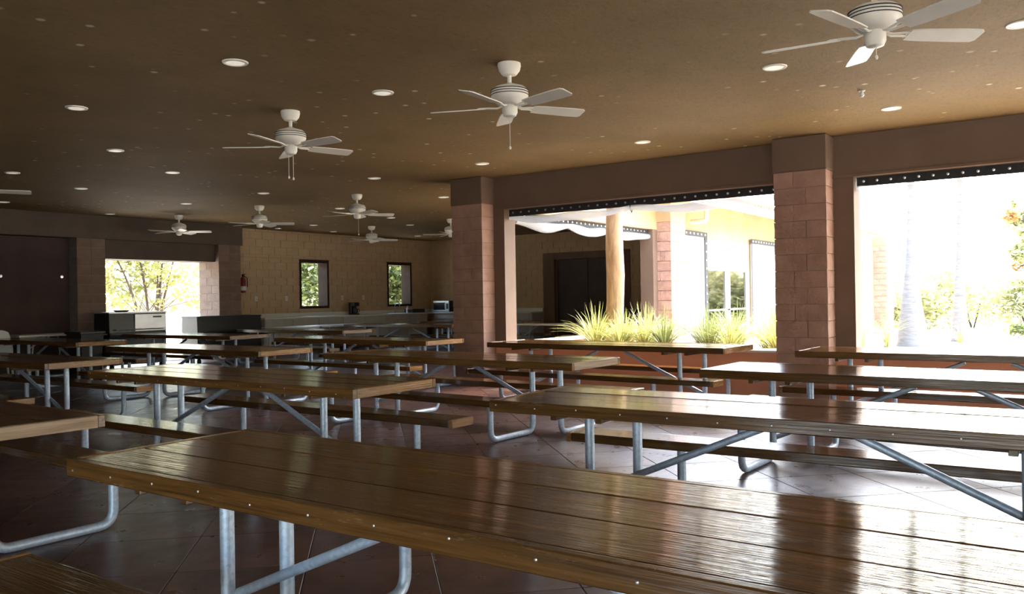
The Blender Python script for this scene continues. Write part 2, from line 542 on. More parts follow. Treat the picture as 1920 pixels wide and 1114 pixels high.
def block_wall(root, axis, plane, s0, s1, z0, z1, holes, m, facing=-1, rough=0.0, bl=0.405, bh=0.203, th=0.03, limit=290):
    """blocks on a wall face; axis 'v': wall runs along X at y=plane; axis 'u': runs along Y at x=plane.  Pieces past limit are joined."""
    g = 0.005
    rest = MB()
    cnt = 0
    row = 0
    z = z0
    while z < z1 - 0.02:
        zt = min(z + bh, z1)
        zs = sorted({z, zt} | {h for hh in holes for h in (hh[2], hh[3]) if z + 0.03 < h < zt - 0.03})
        for za, zb in zip(zs[:-1], zs[1:]):
            iv = [(s0, s1)]
            for (a, b_, c, d) in holes:
                if c < (za + zb) / 2 < d:
                    nx = []
                    for (p, q) in iv:
                        if b_ <= p or a >= q:
                            nx.append((p, q))
                        else:
                            if a > p:
                                nx.append((p, a))
                            if b_ < q:
                                nx.append((b_, q))
                    iv = nx
            for (p, q) in iv:
                k = math.floor((p - s0 - (row % 2) * bl / 2) / bl)
                while True:
                    a = max(p, s0 + (row % 2) * bl / 2 + k * bl)
                    b_ = min(q, s0 + (row % 2) * bl / 2 + (k + 1) * bl)
                    k += 1
                    if a >= q - 1e-4:
                        break
                    if b_ - a < 0.03:
                        continue
                    pr = RNG.choice((0, 0.002, 0.004))
                    L_, Hh = b_ - a - 2 * g, zb - za - 2 * g
                    if axis == 'v':
                        dims, loc = (L_, th, Hh), ((a + b_) / 2, plane + facing * (th / 2 + pr - .004), (za + zb) / 2)
                    else:
                        dims, loc = (th, L_, Hh), (plane + facing * (th / 2 + pr - .004), (a + b_) / 2, (za + zb) / 2)
                    if cnt < limit:
                        put('block', block_mesh(*dims, m, rough, cnt % 3), root, loc)
                    else:
                        x, y, zz = loc
                        rest.box(x - dims[0] / 2, x + dims[0] / 2, y - dims[1] / 2, y + dims[1] / 2, zz - dims[2] / 2, zz + dims[2] / 2)
                    cnt += 1
        z = zt
        row += 1
    if rest.v:
        tag(rest.build('blockwork', m, root), kind='stuff')

# ---------------------------------------------------------------- floor: diamond-set polished tiles
fl = MB().box(VH, VB + .3, UH, UK + .5, -0.12, -0.012).box(VB + .3, VE, UF, UK + .5, -0.12, -0.012).build('floor', 'grout')
tag(fl, 'polished dark red-brown concrete floor scored in diamonds', kind='structure')
TS = 0.655
cand = []
for i in range(-40, 60):
    for j in range(-40, 60):
        b45, a45 = 0.35 - TS / 2 + i * TS, 0.2 + j * TS       # b=(u-v)/sqrt2, a=(u+v)/sqrt2
        u_, v_ = (a45 + b45) / math.sqrt(2), (a45 - b45) / math.sqrt(2)
        inside = (VH < v_ < VB + .1 and UH < u_ < UK) or (VB < v_ < VE and UF + .4 < u_ < UK)
        if not inside:
            continue
        X = math.cos(YAW) * v_ - math.sin(YAW) * u_
        Y = math.sin(YAW) * v_ + math.cos(YAW) * u_
        vis = Y > 0.6 and abs(X / Y) < 0.72 and v_ < VB
        cand.append((0 if vis else 1, Y * Y + X * X, u_, v_))
cand.sort()
hT = TS / 2 - 0.0022
tile_me = MB().box(-hT, hT, -hT, hT, -0.02, 0.0, 0.0025).mesh('floor_tile', 'floor')
rest = MB()
rot45 = R(45)
for k, (vis, d_, u_, v_) in enumerate(cand):
    if k < 295 and not vis:
        put('floor_tile', tile_me, fl, (v_, u_, 0), (0, 0, rot45))
    else:
        q = hT * math.sqrt(2)
        rest.add([(v_ - q, u_, 0), (v_, u_ - q, 0), (v_ + q, u_, 0), (v_, u_ + q, 0), (v_ - q, u_, -.02), (v_, u_ - q, -.02), (v_ + q, u_, -.02), (v_, u_ + q, -.02)],
                 [(0, 1, 2, 3), (0, 4, 5, 1), (1, 5, 6, 2), (2, 6, 7, 3), (3, 7, 4, 0)])
tag(rest.build('floor_tiles', 'floor', fl), kind='stuff')

# ---------------------------------------------------------------- ceiling, with unseen roof overhang sized to block the sun
ce = MB().box(VH, VB + 1.65, UH, UK + 1.2, ZC, ZC + .14).box(VB + 1.65, VE + .6, UF + .05, UK + 1.2, ZC, ZC + .14).build('ceiling', 'ceiling')
tag(ce, 'brown stucco ceiling with pale specks', kind='structure')

# ---------------------------------------------------------------- right wall: beam, low wall, columns
wr = empty('wall_right', (0, 0, 0))
tag(wr, 'brown beam and orange low wall framing the open bays to the courtyard', kind='structure')
MB().box(VB, VB + .30, UH, 8.75, 2.79, ZC).build('beam', 'plaster_brown', wr)
MB().box(VB - .02, VB, UH, 7.94, 2.79, 2.83, 0.004).build('beam_lip', 'plaster_brown', wr)
MB().box(VB, VB + .30, UH, 7.95, 0, .60).build('low_wall', 'low_wall', wr)
for a, b_ in ((3.35, 7.75), (-3.0, 2.45)):
    MB().box(VB - .04, VB + .34, a, b_, .60, .635, .006).build('sill', 'sill_concrete', wr)
for a, b_ in ((7.75, 7.97), (2.45, 2.70), (3.32, 3.34), (-3.3, -2.9)):
    MB().box(VB, VB + .30, a, b_, .60, 2.79).build('jamb', 'plaster_brown', wr)
column('column', 10.44, 11.10, 7.96, 8.58, 'block_red', 'split-face block column left of the courtyard opening')
column('column', 10.42, 11.08, 2.69, 3.33, 'block_red', 'split-face block column between the two courtyard openings')
column('column', 10.42, 11.08, -3.0, -2.36, 'block_red', 'split-face block column outside the right edge of the picture')

# ---------------------------------------------------------------- left wall with garden opening
wl = empty('wall_left', (0, 0, 0))
tag(wl, 'dark far wall with a bright garden opening', kind='structure')
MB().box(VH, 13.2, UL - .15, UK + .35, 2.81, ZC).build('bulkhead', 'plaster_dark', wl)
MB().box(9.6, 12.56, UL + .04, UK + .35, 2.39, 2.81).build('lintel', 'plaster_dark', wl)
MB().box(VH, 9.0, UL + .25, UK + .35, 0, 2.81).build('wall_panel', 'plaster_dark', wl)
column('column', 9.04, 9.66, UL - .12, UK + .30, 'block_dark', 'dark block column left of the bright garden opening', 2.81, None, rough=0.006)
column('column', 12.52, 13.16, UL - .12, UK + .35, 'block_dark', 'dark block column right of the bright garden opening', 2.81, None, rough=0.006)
cs = empty('canvas_shade', (7.2, UL + .1, 0))
tag(cs, 'dark brown roll-down canvas shade on the far left wall', 'shade')
MB().box(-1.75, 1.78, 0, .02, .25, 2.78).build('canvas', 'canvas_brown', cs)
for z_ in (.3, 1.0, 1.75):
    MB().box(-1.75, 1.78, -.008, .002, z_, z_ + .05).build('seam', 'canvas_brown', cs)
for x_ in (0.42, 1.62):
    MB().lathe([(.0, 0), (.03, 0), (.03, .01), (.0, .012)], 12).build('grommet', 'screw_steel', cs, (x_, -.012, 1.98)).rotation_euler = (R(90), 0, 0)

# ---------------------------------------------------------------- kitchen wall and end wall (painted block)
wk = empty('wall_kitchen', (0, 0, 0))
tag(wk, 'tan painted block wall of the kitchen with two narrow windows', kind='structure')
WIN = [(15.42, 16.50, 1.17, 2.55), (18.90, 20.03, 1.17, 2.57)]
def wall_boxes(mb, s0, s1, z0, z1, holes, fn):
    xs = sorted({s0, s1} | {h for q in holes for h in q[:2]})
    for a, b_ in zip(xs[:-1], xs[1:]):
        hs_ = [q for q in holes if q[0] <= a + 1e-6 and q[1] >= b_ - 1e-6]
        if hs_:
            fn(mb, a, b_, z0, hs_[0][2])
            fn(mb, a, b_, hs_[0][3], z1)
        else:
            fn(mb, a, b_, z0, z1)
mb = MB()
wall_boxes(mb, 13.16, VE + .3, 0, ZC, WIN, lambda q, a, b_, c, d: q.box(a, b_, UK, UK + .35, c, d) if d > c else None)
mb.build('mortar_backing', 'mortar_tan', wk)
block_wall(wk, 'v', UK, 13.16, VE, 0, ZC, WIN, 'block_tan', -1, limit=295)
for n_, (a, b_, c, d) in enumerate(WIN):
    w = empty('window_%d' % (n_ + 1), ((a + b_) / 2, UK, c))
    hw, hh_ = (b_ - a) / 2, d - c
    MB().box(-hw, -hw + .07, -.03, .36, 0, hh_).box(hw - .07, hw, -.03, .36, 0, hh_).box(-hw + .07, hw - .07, -.03, .36, 0, .07).box(-hw + .07, hw - .07, -.03, .36, hh_ - .09, hh_).build('frame', 'frame_dark', w)
    MB().box(-hw + .07, hw - .07, .30, .31, .07, hh_ - .09).build('pane', 'window_glass', w)
    tag(w, ('narrow dark-framed window left of the coffee maker', 'narrow dark-framed window above the kitchen faucet')[n_], kind='structure')
we = empty('wall_end', (0, 0, 0))
tag(we, 'tan painted block end wall with a wide dark doorway', kind='structure')
DOOR = [(11.15, 13.30, 0, 2.50)]
mb = MB()
wall_boxes(mb, UF + .3, UK + .35, 0, ZC, DOOR, lambda q, a, b_, c, d: q.box(VE, VE + .3, a, b_, c, d) if d > c else None)
mb.build('mortar_backing', 'mortar_tan', we)
block_wall(we, 'u', VE, UF + .3, UK, 0, ZC, DOOR, 'block_tan', -1, limit=295)
MB().box(VE + .30, VE + .36, 10.9, 13.6, 0, 2.8).build('door_light_stop', 'plaster_dark', we)  # unseen panel added to stop daylight leaking round the door leaves
d3 = empty('door_1', (VE, 12.225, 0))
tag(d3, 'wide dark brown double door in a grey-brown surround', kind='structure')
for a, b_, c, d in ((-1.46, -1.07, 0, 2.70), (1.07, 1.46, 0, 2.70), (-1.07, 1.07, 2.50, 2.70)):
    MB().box(-.06, .1, a, b_, c, d, .006).build('surround', 'plaster_brown', d3)
for a, b_ in ((-1.06, -.005), (.005, 1.06)):
    lf = MB().box(.10, .15, a, b_, .01, 2.49, .004).build('door_leaf', 'dark_wood_door', d3)
    yy = b_ - .08 if a < -.5 else a + .08
    MB().tube([(.09, yy, .95), (.04, yy, .95), (.04, yy, 1.2), (.09, yy, 1.2)], .01, 8).build('handle', 'stainless', lf)

# walls behind the camera: open bays with posts, added to set the hall light
wb_ = empty('wall_back', (0, 0, 0))
tag(wb_, 'unseen open bays behind the camera, added for the hall light', kind='structure')
MB().box(VH - .3, VH, UH, UK + .35, 2.79, ZC + .14).build('beam', 'plaster_brown', wb_)
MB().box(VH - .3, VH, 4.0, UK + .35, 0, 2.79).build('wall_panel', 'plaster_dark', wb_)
for a in (-3.4, 1.8):
    MB().box(VH - .3, VH, a, a + .6, 0, 2.79).build('post', 'block_red', wb_)
MB().box(VH - .3, 5.0, UH - .3, UH, 0, 2.79).build('wall_panel', 'plaster_dark', wb_)
MB().box(VH - .3, VB, UH - .3, UH, 2.79, ZC + .14).build('end_beam', 'plaster_brown', wb_)

# ---------------------------------------------------------------- picnic tables
TL, TW, TH, HF = 3.484, 0.873, 0.76, 0.067
def table_meshes():
    d = {}
    fb = 0.038
    pw = (TW - 2 * fb) / 3
    d['plank'] = MB().box(-pw / 2 + .0015, pw / 2 - .0015, -TL / 2 + fb + .002, TL / 2 - fb - .002, -.038, 0, .004).mesh('plank', 'varnished_wood')
    d['side'] = MB().box(-fb / 2, fb / 2, -TL / 2, TL / 2, -HF, 0.001, .004).mesh('apron_board', 'apron_wood')
    # the end board's grain runs along its own length: built along Y and turned when placed
    d['end'] = MB().box(-fb / 2, fb / 2, -TW / 2 + fb + .001, TW / 2 - fb - .001, -HF, 0.001, .004).mesh('apron_board', 'end_wood_lit')
    d['end_old'] = MB().box(-fb / 2, fb / 2, -TW / 2 + fb + .001, TW / 2 - fb - .001, -HF, 0.001, .004).mesh('apron_board', 'weathered_wood')
    d['cleat'] = MB().box(-.019, .019, -TW / 2 + .05, TW / 2 - .05, -.10, -.039, .003).mesh('cleat', 'varnished_wood')
    bl, bw, bt = TL + .10, .27, .060
    d['bench'] = MB().box(-bw / 2, bw / 2, -bl / 2 + .04, bl / 2 - .04, -bt, 0, .006).mesh('bench_seat', 'varnished_wood')
    d['bench_end'] = MB().box(-.019, .019, -bw / 2, bw / 2, -bt - .003, .001, .004).mesh('bench_end_board', 'end_wood_lit')
    r = .0285
    for sgn in (-1, 1):
        pts = fillet([(sgn * .03, 0, .675), (sgn * .03, 0, r), (sgn * .71, 0, r), (sgn * .71, 0, .36)], .10, 6)
        d['leg', sgn] = MB().tube(pts, r, 12).mesh('bent_pipe_leg', 'galv', True)
    d['bracket'] = MB().box(-.09, .09, -.03, .03, -.006, 0, .002).mesh('bracket', 'galv')
    d['plate'] = MB().box(-.10, .10, -.025, .025, -.005, 0).mesh('bench_plate', 'galv')
    for sgn in (-1, 1):
        d['brace', sgn] = MB().tube([(0, sgn * .20, .655), (0, sgn * 1.30, .17)], .021, 10).mesh('brace', 'galv', True)
    d['screw'] = MB().lathe([(.0, 0), (.0042, 0), (.0042, .002), (.002, .003)], 8).mesh('screw', 'screw_steel')
    return d
TM = table_meshes()

def picnic_table(uc, vc, rz, label, screws=False, old=False, rng=RNG):
    root = empty('picnic_table', (vc, uc, 0), rz)
    fb = .038
    pw = (TW - 2 * fb) / 3
    for k in (-1, 0, 1):
        put('plank', TM['plank'], root, (k * pw, 0, TH + rng.uniform(-.0015, .0015)))
    for s in (-1, 1):
        put('apron_board', TM['side'], root, (s * (TW / 2 - fb / 2), 0, TH))
        put('apron_board', TM['end_old' if old and s < 0 else 'end'], root, (0, s * (TL / 2 - fb / 2), TH), (0, 0, R(90)))
        be = put('bench_seat', TM['bench'], root, (s * .70, 0, .42))
        for e in (-1, 1):
            put('bench_end_board', TM['bench_end'], be, (0, e * (TL / 2 + .05 - .019), 0), (0, 0, R(90)))
    # left end (+Y): front pipe .42 in, back pipe .72; right end: front .75, back .45
    for y, s in ((TL / 2 - .46, -1), (TL / 2 - .75, 1), (-TL / 2 + .75, -1), (-TL / 2 + .45, 1)):
        lg = put('bent_pipe_leg', TM['leg', s], root, (0, y, 0))
        put('bench_plate', TM['plate'], lg, (s * .71, 0, .362))
        put('bracket', TM['bracket'], lg, (s * .03, 0, .68))
        put('cleat', TM['cleat'], root, (0, y + .045, TH), (0, 0, R(90)))
    for s in (-1, 1):
        put('brace', TM['brace', s], root)
    if screws:
        for k in range(13):
            put('screw', TM['screw'], root, (-TW / 2, TL / 2 - .05 - k * .272, TH - .03 + rng.uniform(-.012, .012)), (0, R(-90), 0))
    tag(root, label, 'picnic table', 'wooden picnic tables with galvanised pipe frames')
    return root

# left-front corner (u, v) and turn in degrees of every table
TABS = [
 (3.356, 1.656, -.52, 'long varnished picnic table nearest the camera across the bottom of the picture'),
 (7.669, 3.992, -.16, 'picnic table in the middle left, its right end tinted as lit, facing the nearest table'),
 (7.432, 6.634, 2.15, 'picnic table in mid-hall whose worn right end overlaps the courtyard low wall'),
 (2.996, 3.969, -1.9, 'glare-washed picnic table directly behind the nearest one, on the right'),
 (2.690, 6.430, 1.8, 'brightly reflecting picnic table in front of the block column between the openings'),
 (6.969, 9.205, 2.6, 'dark picnic table pushed along the low wall under the courtyard opening'),
 (2.646, 8.892, .3, 'picnic table along the low wall under the washed-out right opening'),
 (8.011, 1.646, 1.26, 'picnic table cut by the left edge, with a rough weathered end board'),
 (12.543, 4.161, -1.71, 'picnic table at the left edge with an orange-brown end board, second from the front'),
 (17.106, 6.961, .92, 'farthest picnic table at the left edge, in front of the white folding table'),
 (11.977, 6.501, -.7, 'picnic table with bright reflection of the garden opening and orange right end'),
 (16.425, 9.272, -1.23, 'far picnic table in front of the grills, its top glaring white'),
 (11.494, 9.178, 1.1, 'picnic table just left of the left block column, pale end board towards it'),
 (16.093, 11.804, .26, 'dark picnic table in front of the kitchen cabinets, weathered grey end'),
 (16.05, 15.05, -3.0, 'dark far picnic table below the microwave with its braces showing'),
 (15.54, 17.45, 0, 'farthest picnic table, half hidden by the left block column'),
]
for i, (u_, v_, a, lab) in enumerate(TABS):
    a = R(a)
    uc = u_ - TL / 2 * math.cos(a) - TW / 2 * math.sin(a)
    vc = v_ - TL / 2 * math.sin(a) + TW / 2 * math.cos(a)
    picnic_table(uc, vc, -a, lab, i in (0, 1, 3), i in (2, 7, 13))

# ---------------------------------------------------------------- ceiling fans
def make_fan():
    root = empty('ceiling_fan')
    MB().lathe([(.0, 0), (.095, 0), (.097, -.02), (.088, -.06), (.06, -.095), (.03, -.10), (.0, -.10)], 24).build('canopy', 'white_paint', root, smooth=True)
    MB().lathe([(.0, -.09), (.018, -.09), (.018, -.185), (.0, -.185)], 12).build('downrod', 'white_paint', root, smooth=True)
    mo = MB().lathe([(.0, -.165), (.03, -.165), (.07, -.180), (.12, -.195), (.148, -.215), (.155, -.24), (.155, -.275), (.140, -.305), (.115, -.33), (.09, -.345), (.0, -.345)], 32).build('motor_housing', 'white_paint', root, smooth=True)
    for z in (-.225, -.245, -.265):
        MB().lathe([(.15, z - .003), (.1575, z - .003), (.1575, z + .003), (.15, z + .003)], 32).build('trim_band', 'webbing', mo, smooth=True)
    MB().lathe([(.0, -.345), (.06, -.345), (.064, -.36), (.064, -.405), (.05, -.435), (.02, -.445), (.0, -.445)], 24).build('switch_housing', 'white_paint', root, smooth=True)
    outline = [(.21, -.058), (.30, -.066), (.55, -.073), (.655, -.070), (.675, -.050), (.675, .050), (.655, .070), (.55, .073), (.30, .066), (.21, .058)]
    bl = MB().prism(outline, -.004, .004).mesh('blade', 'white_paint')
    ir = MB().tube([(.05, 0, .015), (.11, -.012, -.002), (.19, -.02, .004), (.26, -.03, .004)], .008, 8).tube([(.05, 0, .015), (.11, .012, -.002), (.19, .02, .004), (.26, .03, .004)], .008, 8).box(.20, .27, -.045, .045, .003, .008).mesh('blade_iron', 'white_paint', True)
    for k in range(5):
        a = k * 2 * math.pi / 5
        b_ = put('blade', bl, root, (0, 0, -.362), (R(12), 0, 0))
        b_.rotation_euler = (Matrix.Rotation(a, 3, 'Z') @ Matrix.Rotation(R(-13), 3, 'X')).to_euler()
        put('blade_iron', ir, b_, (0, 0, 0))
    return root

def pull_chain(root, x, y, ln):
    c = MB().tube([(x, y, -.43), (x, y, -.43 - ln)], .0025, 6).build('pull_chain', 'white_paint', root)
    MB().lathe([(.0, .014), (.008, .01), (.011, 0), (.008, -.012), (.0, -.016)], 12, x, y, -.43 - ln).build('chain_knob', 'white_paint', c, smooth=True)

FANS = [
 (3.96, 5.60, 95, 'white five-blade ceiling fan at top centre with one long pull chain', ((.03, 0, .26),)),
 (6.70, 5.60, 110, 'white five-blade ceiling fan left of top centre with two pull chains', ((.03, .02, .24), (-.02, -.02, .26))),
 (1.10, 5.44, 77, 'large white ceiling fan at the top right, nearest the camera', ((-.03, .0, .08),)),
 (12.40, 4.95, 30, 'ceiling fan at the left edge with only a blade tip showing', ()),
 (11.05, 10.74, 20, 'ceiling fan above the kitchen, nearest of the far fans', ((.02, 0, .3),)),
 (13.76, 10.68, 10, 'ceiling fan hanging over the left end of the kitchen wall', ()),
 (16.46, 10.63, 300, 'small dim ceiling fan above the bright garden opening', ()),
 (15.51, 15.58, 15, 'farthest ceiling fan, against the kitchen wall between the windows', ()),
 (12.81, 15.55, 40, 'ceiling fan half hidden behind the left block column', ()),
]
fan0 = make_fan()
for i, (u_, v_, ph, lab, ch) in enumerate(FANS):
    o = fan0 if i == 0 else copy_tree(fan0)
    o.location = (v_, u_, ZC)
    o.rotation_euler = (0, 0, R(ph) - YAW)
    FANS[i] = (o, lab, ch)
for o, lab, ch in FANS:
    tag(o, lab, 'ceiling fan', 'white ceiling fans')
    for (x, y, ln) in ch:
        pull_chain(o, x, y, ln)

# ---------------------------------------------------------------- recessed downlights
trim_me = MB().lathe([(.0, -.004), (.075, -.004), (.08, -.012), (.098, -.010), (.103, -.002), (.103, .0), (.0, .0)], 28).mesh('trim_ring', 'white_paint', True)
lens_me = MB().lathe([(.0, -.0045), (.076, -.0045), (.07, -.010), (.0, -.013)], 28).mesh('lens', 'lamp_lens', True)
ROWS = [
 ('the row nearest the camera', 4.18, (8.16, 5.66)),
 ('the row of the near fans', 5.63, (12.83, 10.06, 5.43)),
 ('the row just behind the near fans', 7.10, (16.54, 13.76, 11.14, 2.24, .44)),
 ('the row running along the beam', 9.48, (17.19, 14.43, 12.10, 9.36, 7.21, 4.67, 1.77)),
 ('the row behind the nearest kitchen fan', 12.10, (12.96, 10.13)),
 ('the row over the kitchen', 14.28, (17.63, 16.26, 13.58)),
 ('the far kitchen row', 16.0, (17.42, 14.54)),
 ('the row by the end wall', 18.9, (16.87, 15.9)),
]
ORD = ['first', 'second', 'third', 'fourth', 'fifth', 'sixth', 'seventh']
for nm, v_, us in ROWS:
    for k, u_ in enumerate(us):
        d = empty('recessed_light', (v_, u_, ZC))
        put('trim_ring', trim_me, d)
        put('lens', lens_me, d)
        tag(d, 'white recessed light, %s from left in %s' % (ORD[k], nm), 'ceiling light', 'recessed ceiling lights')
sp = empty('sprinkler_head', (8.47, 1.84, ZC))
MB().lathe([(.0, 0), (.03, 0), (.03, -.006), (.0, -.006)], 16).build('escutcheon', 'white_paint', sp)
MB().lathe([(.0, -.005), (.012, -.005), (.018, -.03), (.024, -.045), (.014, -.06), (.0, -.064)], 16).build('head', 'white_plastic', sp, smooth=True)
tag(sp, 'small white sprinkler head on the ceiling below the nearest fan', 'sprinkler')

# ---------------------------------------------------------------- rolled vinyl curtains
def rolled_curtain(name, p0, p1, ztop, label, ties, seed, rad=.062):
    p0, p1 = Vector((*p0, 0)), Vector((*p1, 0))
    dv = p1 - p0
    ln = dv.length
    root = empty(name, (p0.x, p0.y, ztop), math.atan2(dv.y, dv.x))
    MB().box(0, ln, -.008, .008, -.11, 0).build('webbing_strip', 'webbing', root)
    sn = MB().lathe([(.0, 0), (.016, 0), (.016, .006), (.0, .009)], 10).mesh('snap', 'screw_steel')
    for k in range(int(ln / .155)):
        for s in (-1, 1):
            put('snap', sn, root, (.08 + k * .155, s * .008, -.05), (R(90 if s < 0 else -90), 0, 0))
    rg = random.Random(seed)
    pts, rr = [], []
    n = 60
    ph = [rg.uniform(0, 6) for _ in range(4)]
    for k in range(n + 1):
        t = k / n
        seg = t * ties
        sag = math.sin(math.pi * (seg % 1.0))
        pts.append((t * ln, .02 * math.sin(9 * t + ph[0]), -.14 - .05 * sag - .012 * math.sin(23 * t + ph[1])))
        rr.append(rad * (.55 + .5 * sag + .08 * math.sin(31 * t + ph[2])))
    MB().tube(pts, rr, 12).build('roll', 'vinyl', root, smooth=True)
    for k in range(1, ties):
        x = k * ln / ties
        MB().tube([(x, -.045, -.02), (x, -.05, -.14), (x, 0, -.20), (x, .05, -.14), (x, .045, -.02)], .006, 6).build('tie_strap', 'webbing', root)
    tag(root, label, 'curtain')
rolled_curtain('rolled_curtain', (VB + .13, 7.74), (VB + .13, 3.36), 2.79, 'clear vinyl curtain rolled up under the beam of the courtyard opening', 2, 1)
rolled_curtain('rolled_curtain', (VB + .13, 2.44), (VB + .13, -2.3), 2.79, 'vinyl curtain rolled up at the top of the washed-out right opening', 2, 2)
rolled_curtain('rolled_curtain', (VB + .50, UF + .12), (16.15, UF + .12), 2.79, 'white rolled-up vinyl curtain across the courtyard, behind the log trunk', 3, 3, .085)

# ---------------------------------------------------------------- courtyard facade of the kitchen wing
wc = empty('wall_courtyard', (0, 0, 0))
tag(wc, 'sunlit courtyard facade of the kitchen wing', kind='structure')
MB().box(VB + .3, 16.4, UF, UF + .3, 0, .60).build('low_wall', 'low_wall', wc)
MB().box(VB + .3, 16.4, UF - .04, UF + .36, .60, .64, .006).build('sill', 'sill_concrete', wc)
MB().box(VB + .3, 26.0, UF, UF + .3, 2.79, ZC + .25).build('beam', 'plaster_tan', wc)
MB().box(16.15, 16.4, UF, UF + .3, .64, 2.79).build('jamb', 'plaster_brown', wc)
mb = MB()
wall_boxes(mb, 17.0, 26.0, 0, 2.79, [(18.95, 22.0, .35, 2.72)], lambda q, a, b_, c, d: q.box(a, b_, UF, UF + .3, c, d) if d > c else None)
mb.build('wall_panel', 'plaster_tan', wc)
column('column', 16.36, 17.12, UF - .32, UF + .36, 'block_red', 'sunlit split-face column across the courtyard beside the vinyl sheet', 2.95, 'plaster_tan', ZC + .25)
w3 = empty('window_3', (20.47, UF, .35))
tag(w3, 'white-framed glass doors across the courtyard reflecting palms', kind='structure')
for a, b_, c, d in ((-1.52, -1.42, 0, 2.37), (1.40, 1.52, 0, 2.37), (-.10, .12, 0, 1.62), (-1.42, 1.40, 1.62, 2.37), (-1.42, 1.40, 0, .08), (-1.42, 1.40, .62, .66)):
    MB().box(a, b_, -.02, .08, c, d, .004).build('frame_member', 'white_paint', w3)
for a, b_ in ((-1.42, -.10), (.12, 1.40)):
    MB().box(a, b_, .03, .04, .08, 1.62).build('pane', 'tinted_glass', w3)
MB().box(-1.5, 1.5, .29, .31, -.2, 2.5).build('interior_backing', 'plaster_dark', w3)
def vinyl_sheet(v0, v1, z0, z1, label, right_edge):
    r = empty('vinyl_sheet', ((v0 + v1) / 2, UF - .06, z0))
    w = (v1 - v0) / 2
    n = 14
    mb = MB()
    pts = [(-w + 2 * w * k / n, .015 * math.sin(k * 1.3)) for k in range(n + 1)]
    for k in range(n):
        (a, ya), (b_, yb) = pts[k], pts[k + 1]
        mb.add([(a, ya, 0), (b_, yb, 0), (b_, yb, z1 - z0), (a, ya, z1 - z0), (a, ya + .004, 0), (b_, yb + .004, 0), (b_, yb + .004, z1 - z0), (a, ya + .004, z1 - z0)],
               [(0, 1, 2, 3), (7, 6, 5, 4), (3, 2, 6, 7), (0, 4, 5, 1)])
    mb.build('sheet', 'vinyl', r, smooth=True)
    MB().box(-w, w, -.03, -.018, z1 - z0 - .12, z1 - z0).build('webbing_strip', 'webbing', r)
    MB().box(w - right_edge, w, -.03, -.018, 0, z1 - z0 - .12).build('webbing_strip', 'webbing', r)
    MB().box(-w, -w + .04, -.03, -.018, 0, z1 - z0 - .12).build('webbing_strip', 'webbing', r)
    sn = MB().lathe([(.0, 0), (.022, 0), (.022, .006), (.0, .009)], 10).mesh('snap', 'screw_steel')
    for k in range(int(2 * w / .22)):
        put('snap', sn, r, (-w + .12 + k * .22, -.03, z1 - z0 - .06), (R(90), 0, 0))
    for k in range(12):
        put('snap', sn, r, (w - right_edge / 2, -.03, .1 + k * .2), (R(90), 0, 0))
    tag(r, label, 'vinyl sheet')
vinyl_sheet(17.15, 18.95, .3, 2.86, 'clear vinyl sheet hanging beside the sunlit block column across the courtyard', .16)
vinyl_sheet(22.05, 24.3, .3, 2.86, 'blue-grey vinyl sheet hanging just left of the big right block column', .22)
# eave, rafter tails and barrel tiles
SL = R(20)
ev0, ev1, ue, ze = 15.2, 33.6, UF - .95, 3.42
rf = empty('roof_wing', (0, 0, 0))
tag(rf, 'tiled roof edge of the wing across the courtyard', kind='structure')
MB().box(ev0, ev1, ue - .03, ue, ze - .10, ze + .08, .004).build('fascia', 'cream_trim', rf)
ru = 5.2
mb = MB()
mb.add([(ev0, ue, ze + .02), (ev1, ue, ze + .02), (ev1, ue + ru, ze + .02 + ru * math.tan(SL)), (ev0, ue + ru, ze + .02 + ru * math.tan(SL)),
        (ev0, ue, ze + .07), (ev1, ue, ze + .07), (ev1, ue + ru, ze + .07 + ru * math.tan(SL)), (ev0, ue + ru, ze + .07 + ru * math.tan(SL))],
       [(0, 3, 2, 1), (4, 5, 6, 7), (0, 1, 5, 4), (1, 2, 6, 5), (2, 3, 7, 6), (3, 0, 4, 7)])
mb.build('roof_deck', 'cream_trim', rf)
rft = MB().box(-.05, .05, 0, 1.0, -.13, 0).mesh('rafter_tail', 'cream_trim')
k = 0
while ev0 + .3 + k * .72 < ev1:
    put('rafter_tail', rft, rf, (ev0 + .3 + k * .72, ue, ze + .01), (SL, 0, 0))
    k += 1
n = 7
arc = [(.085 * math.cos(math.pi * q / n), .085 * math.sin(math.pi * q / n)) for q in range(n + 1)]
arc2 = [(.07 * math.cos(math.pi * q / n), .07 * math.sin(math.pi * q / n)) for q in range(n + 1)][::-1]
tm = MB()
pl = arc + arc2
m_ = len(pl)
tm.v = [(x, 0, z) for x, z in pl] + [(x * .85, .46, z * .85) for x, z in pl]
tm.f = [(i, (i + 1) % m_, m_ + (i + 1) % m_, m_ + i) for i in range(m_)] + [(i, i + 1, m_ - 2 - i, m_ - 1 - i) for i in range(n)]
tile = tm.mesh('roof_tile', 'roof_tile')
k = 0
while ev0 + .1 + k * .2 < ev1:
    put('roof_tile', tile, rf, (ev0 + .1 + k * .2, ue - .06, ze + .06), (SL, 0, 0))
    k += 1
rest = MB()
nn = int((ev1 - ev0) / .2)
for k in range(nn):
    x = ev0 + .1 + k * .2
    z0_, z1_ = ze + .06 + .38 * math.tan(SL), ze + .06 + ru * math.tan(SL)
    rest.tube([(x, ue + .35, z0_ - .005), (x, ue + ru, z1_)], .08, 8)
tag(rest.build('roof_tiles', 'roof_tile', rf), kind='stuff')
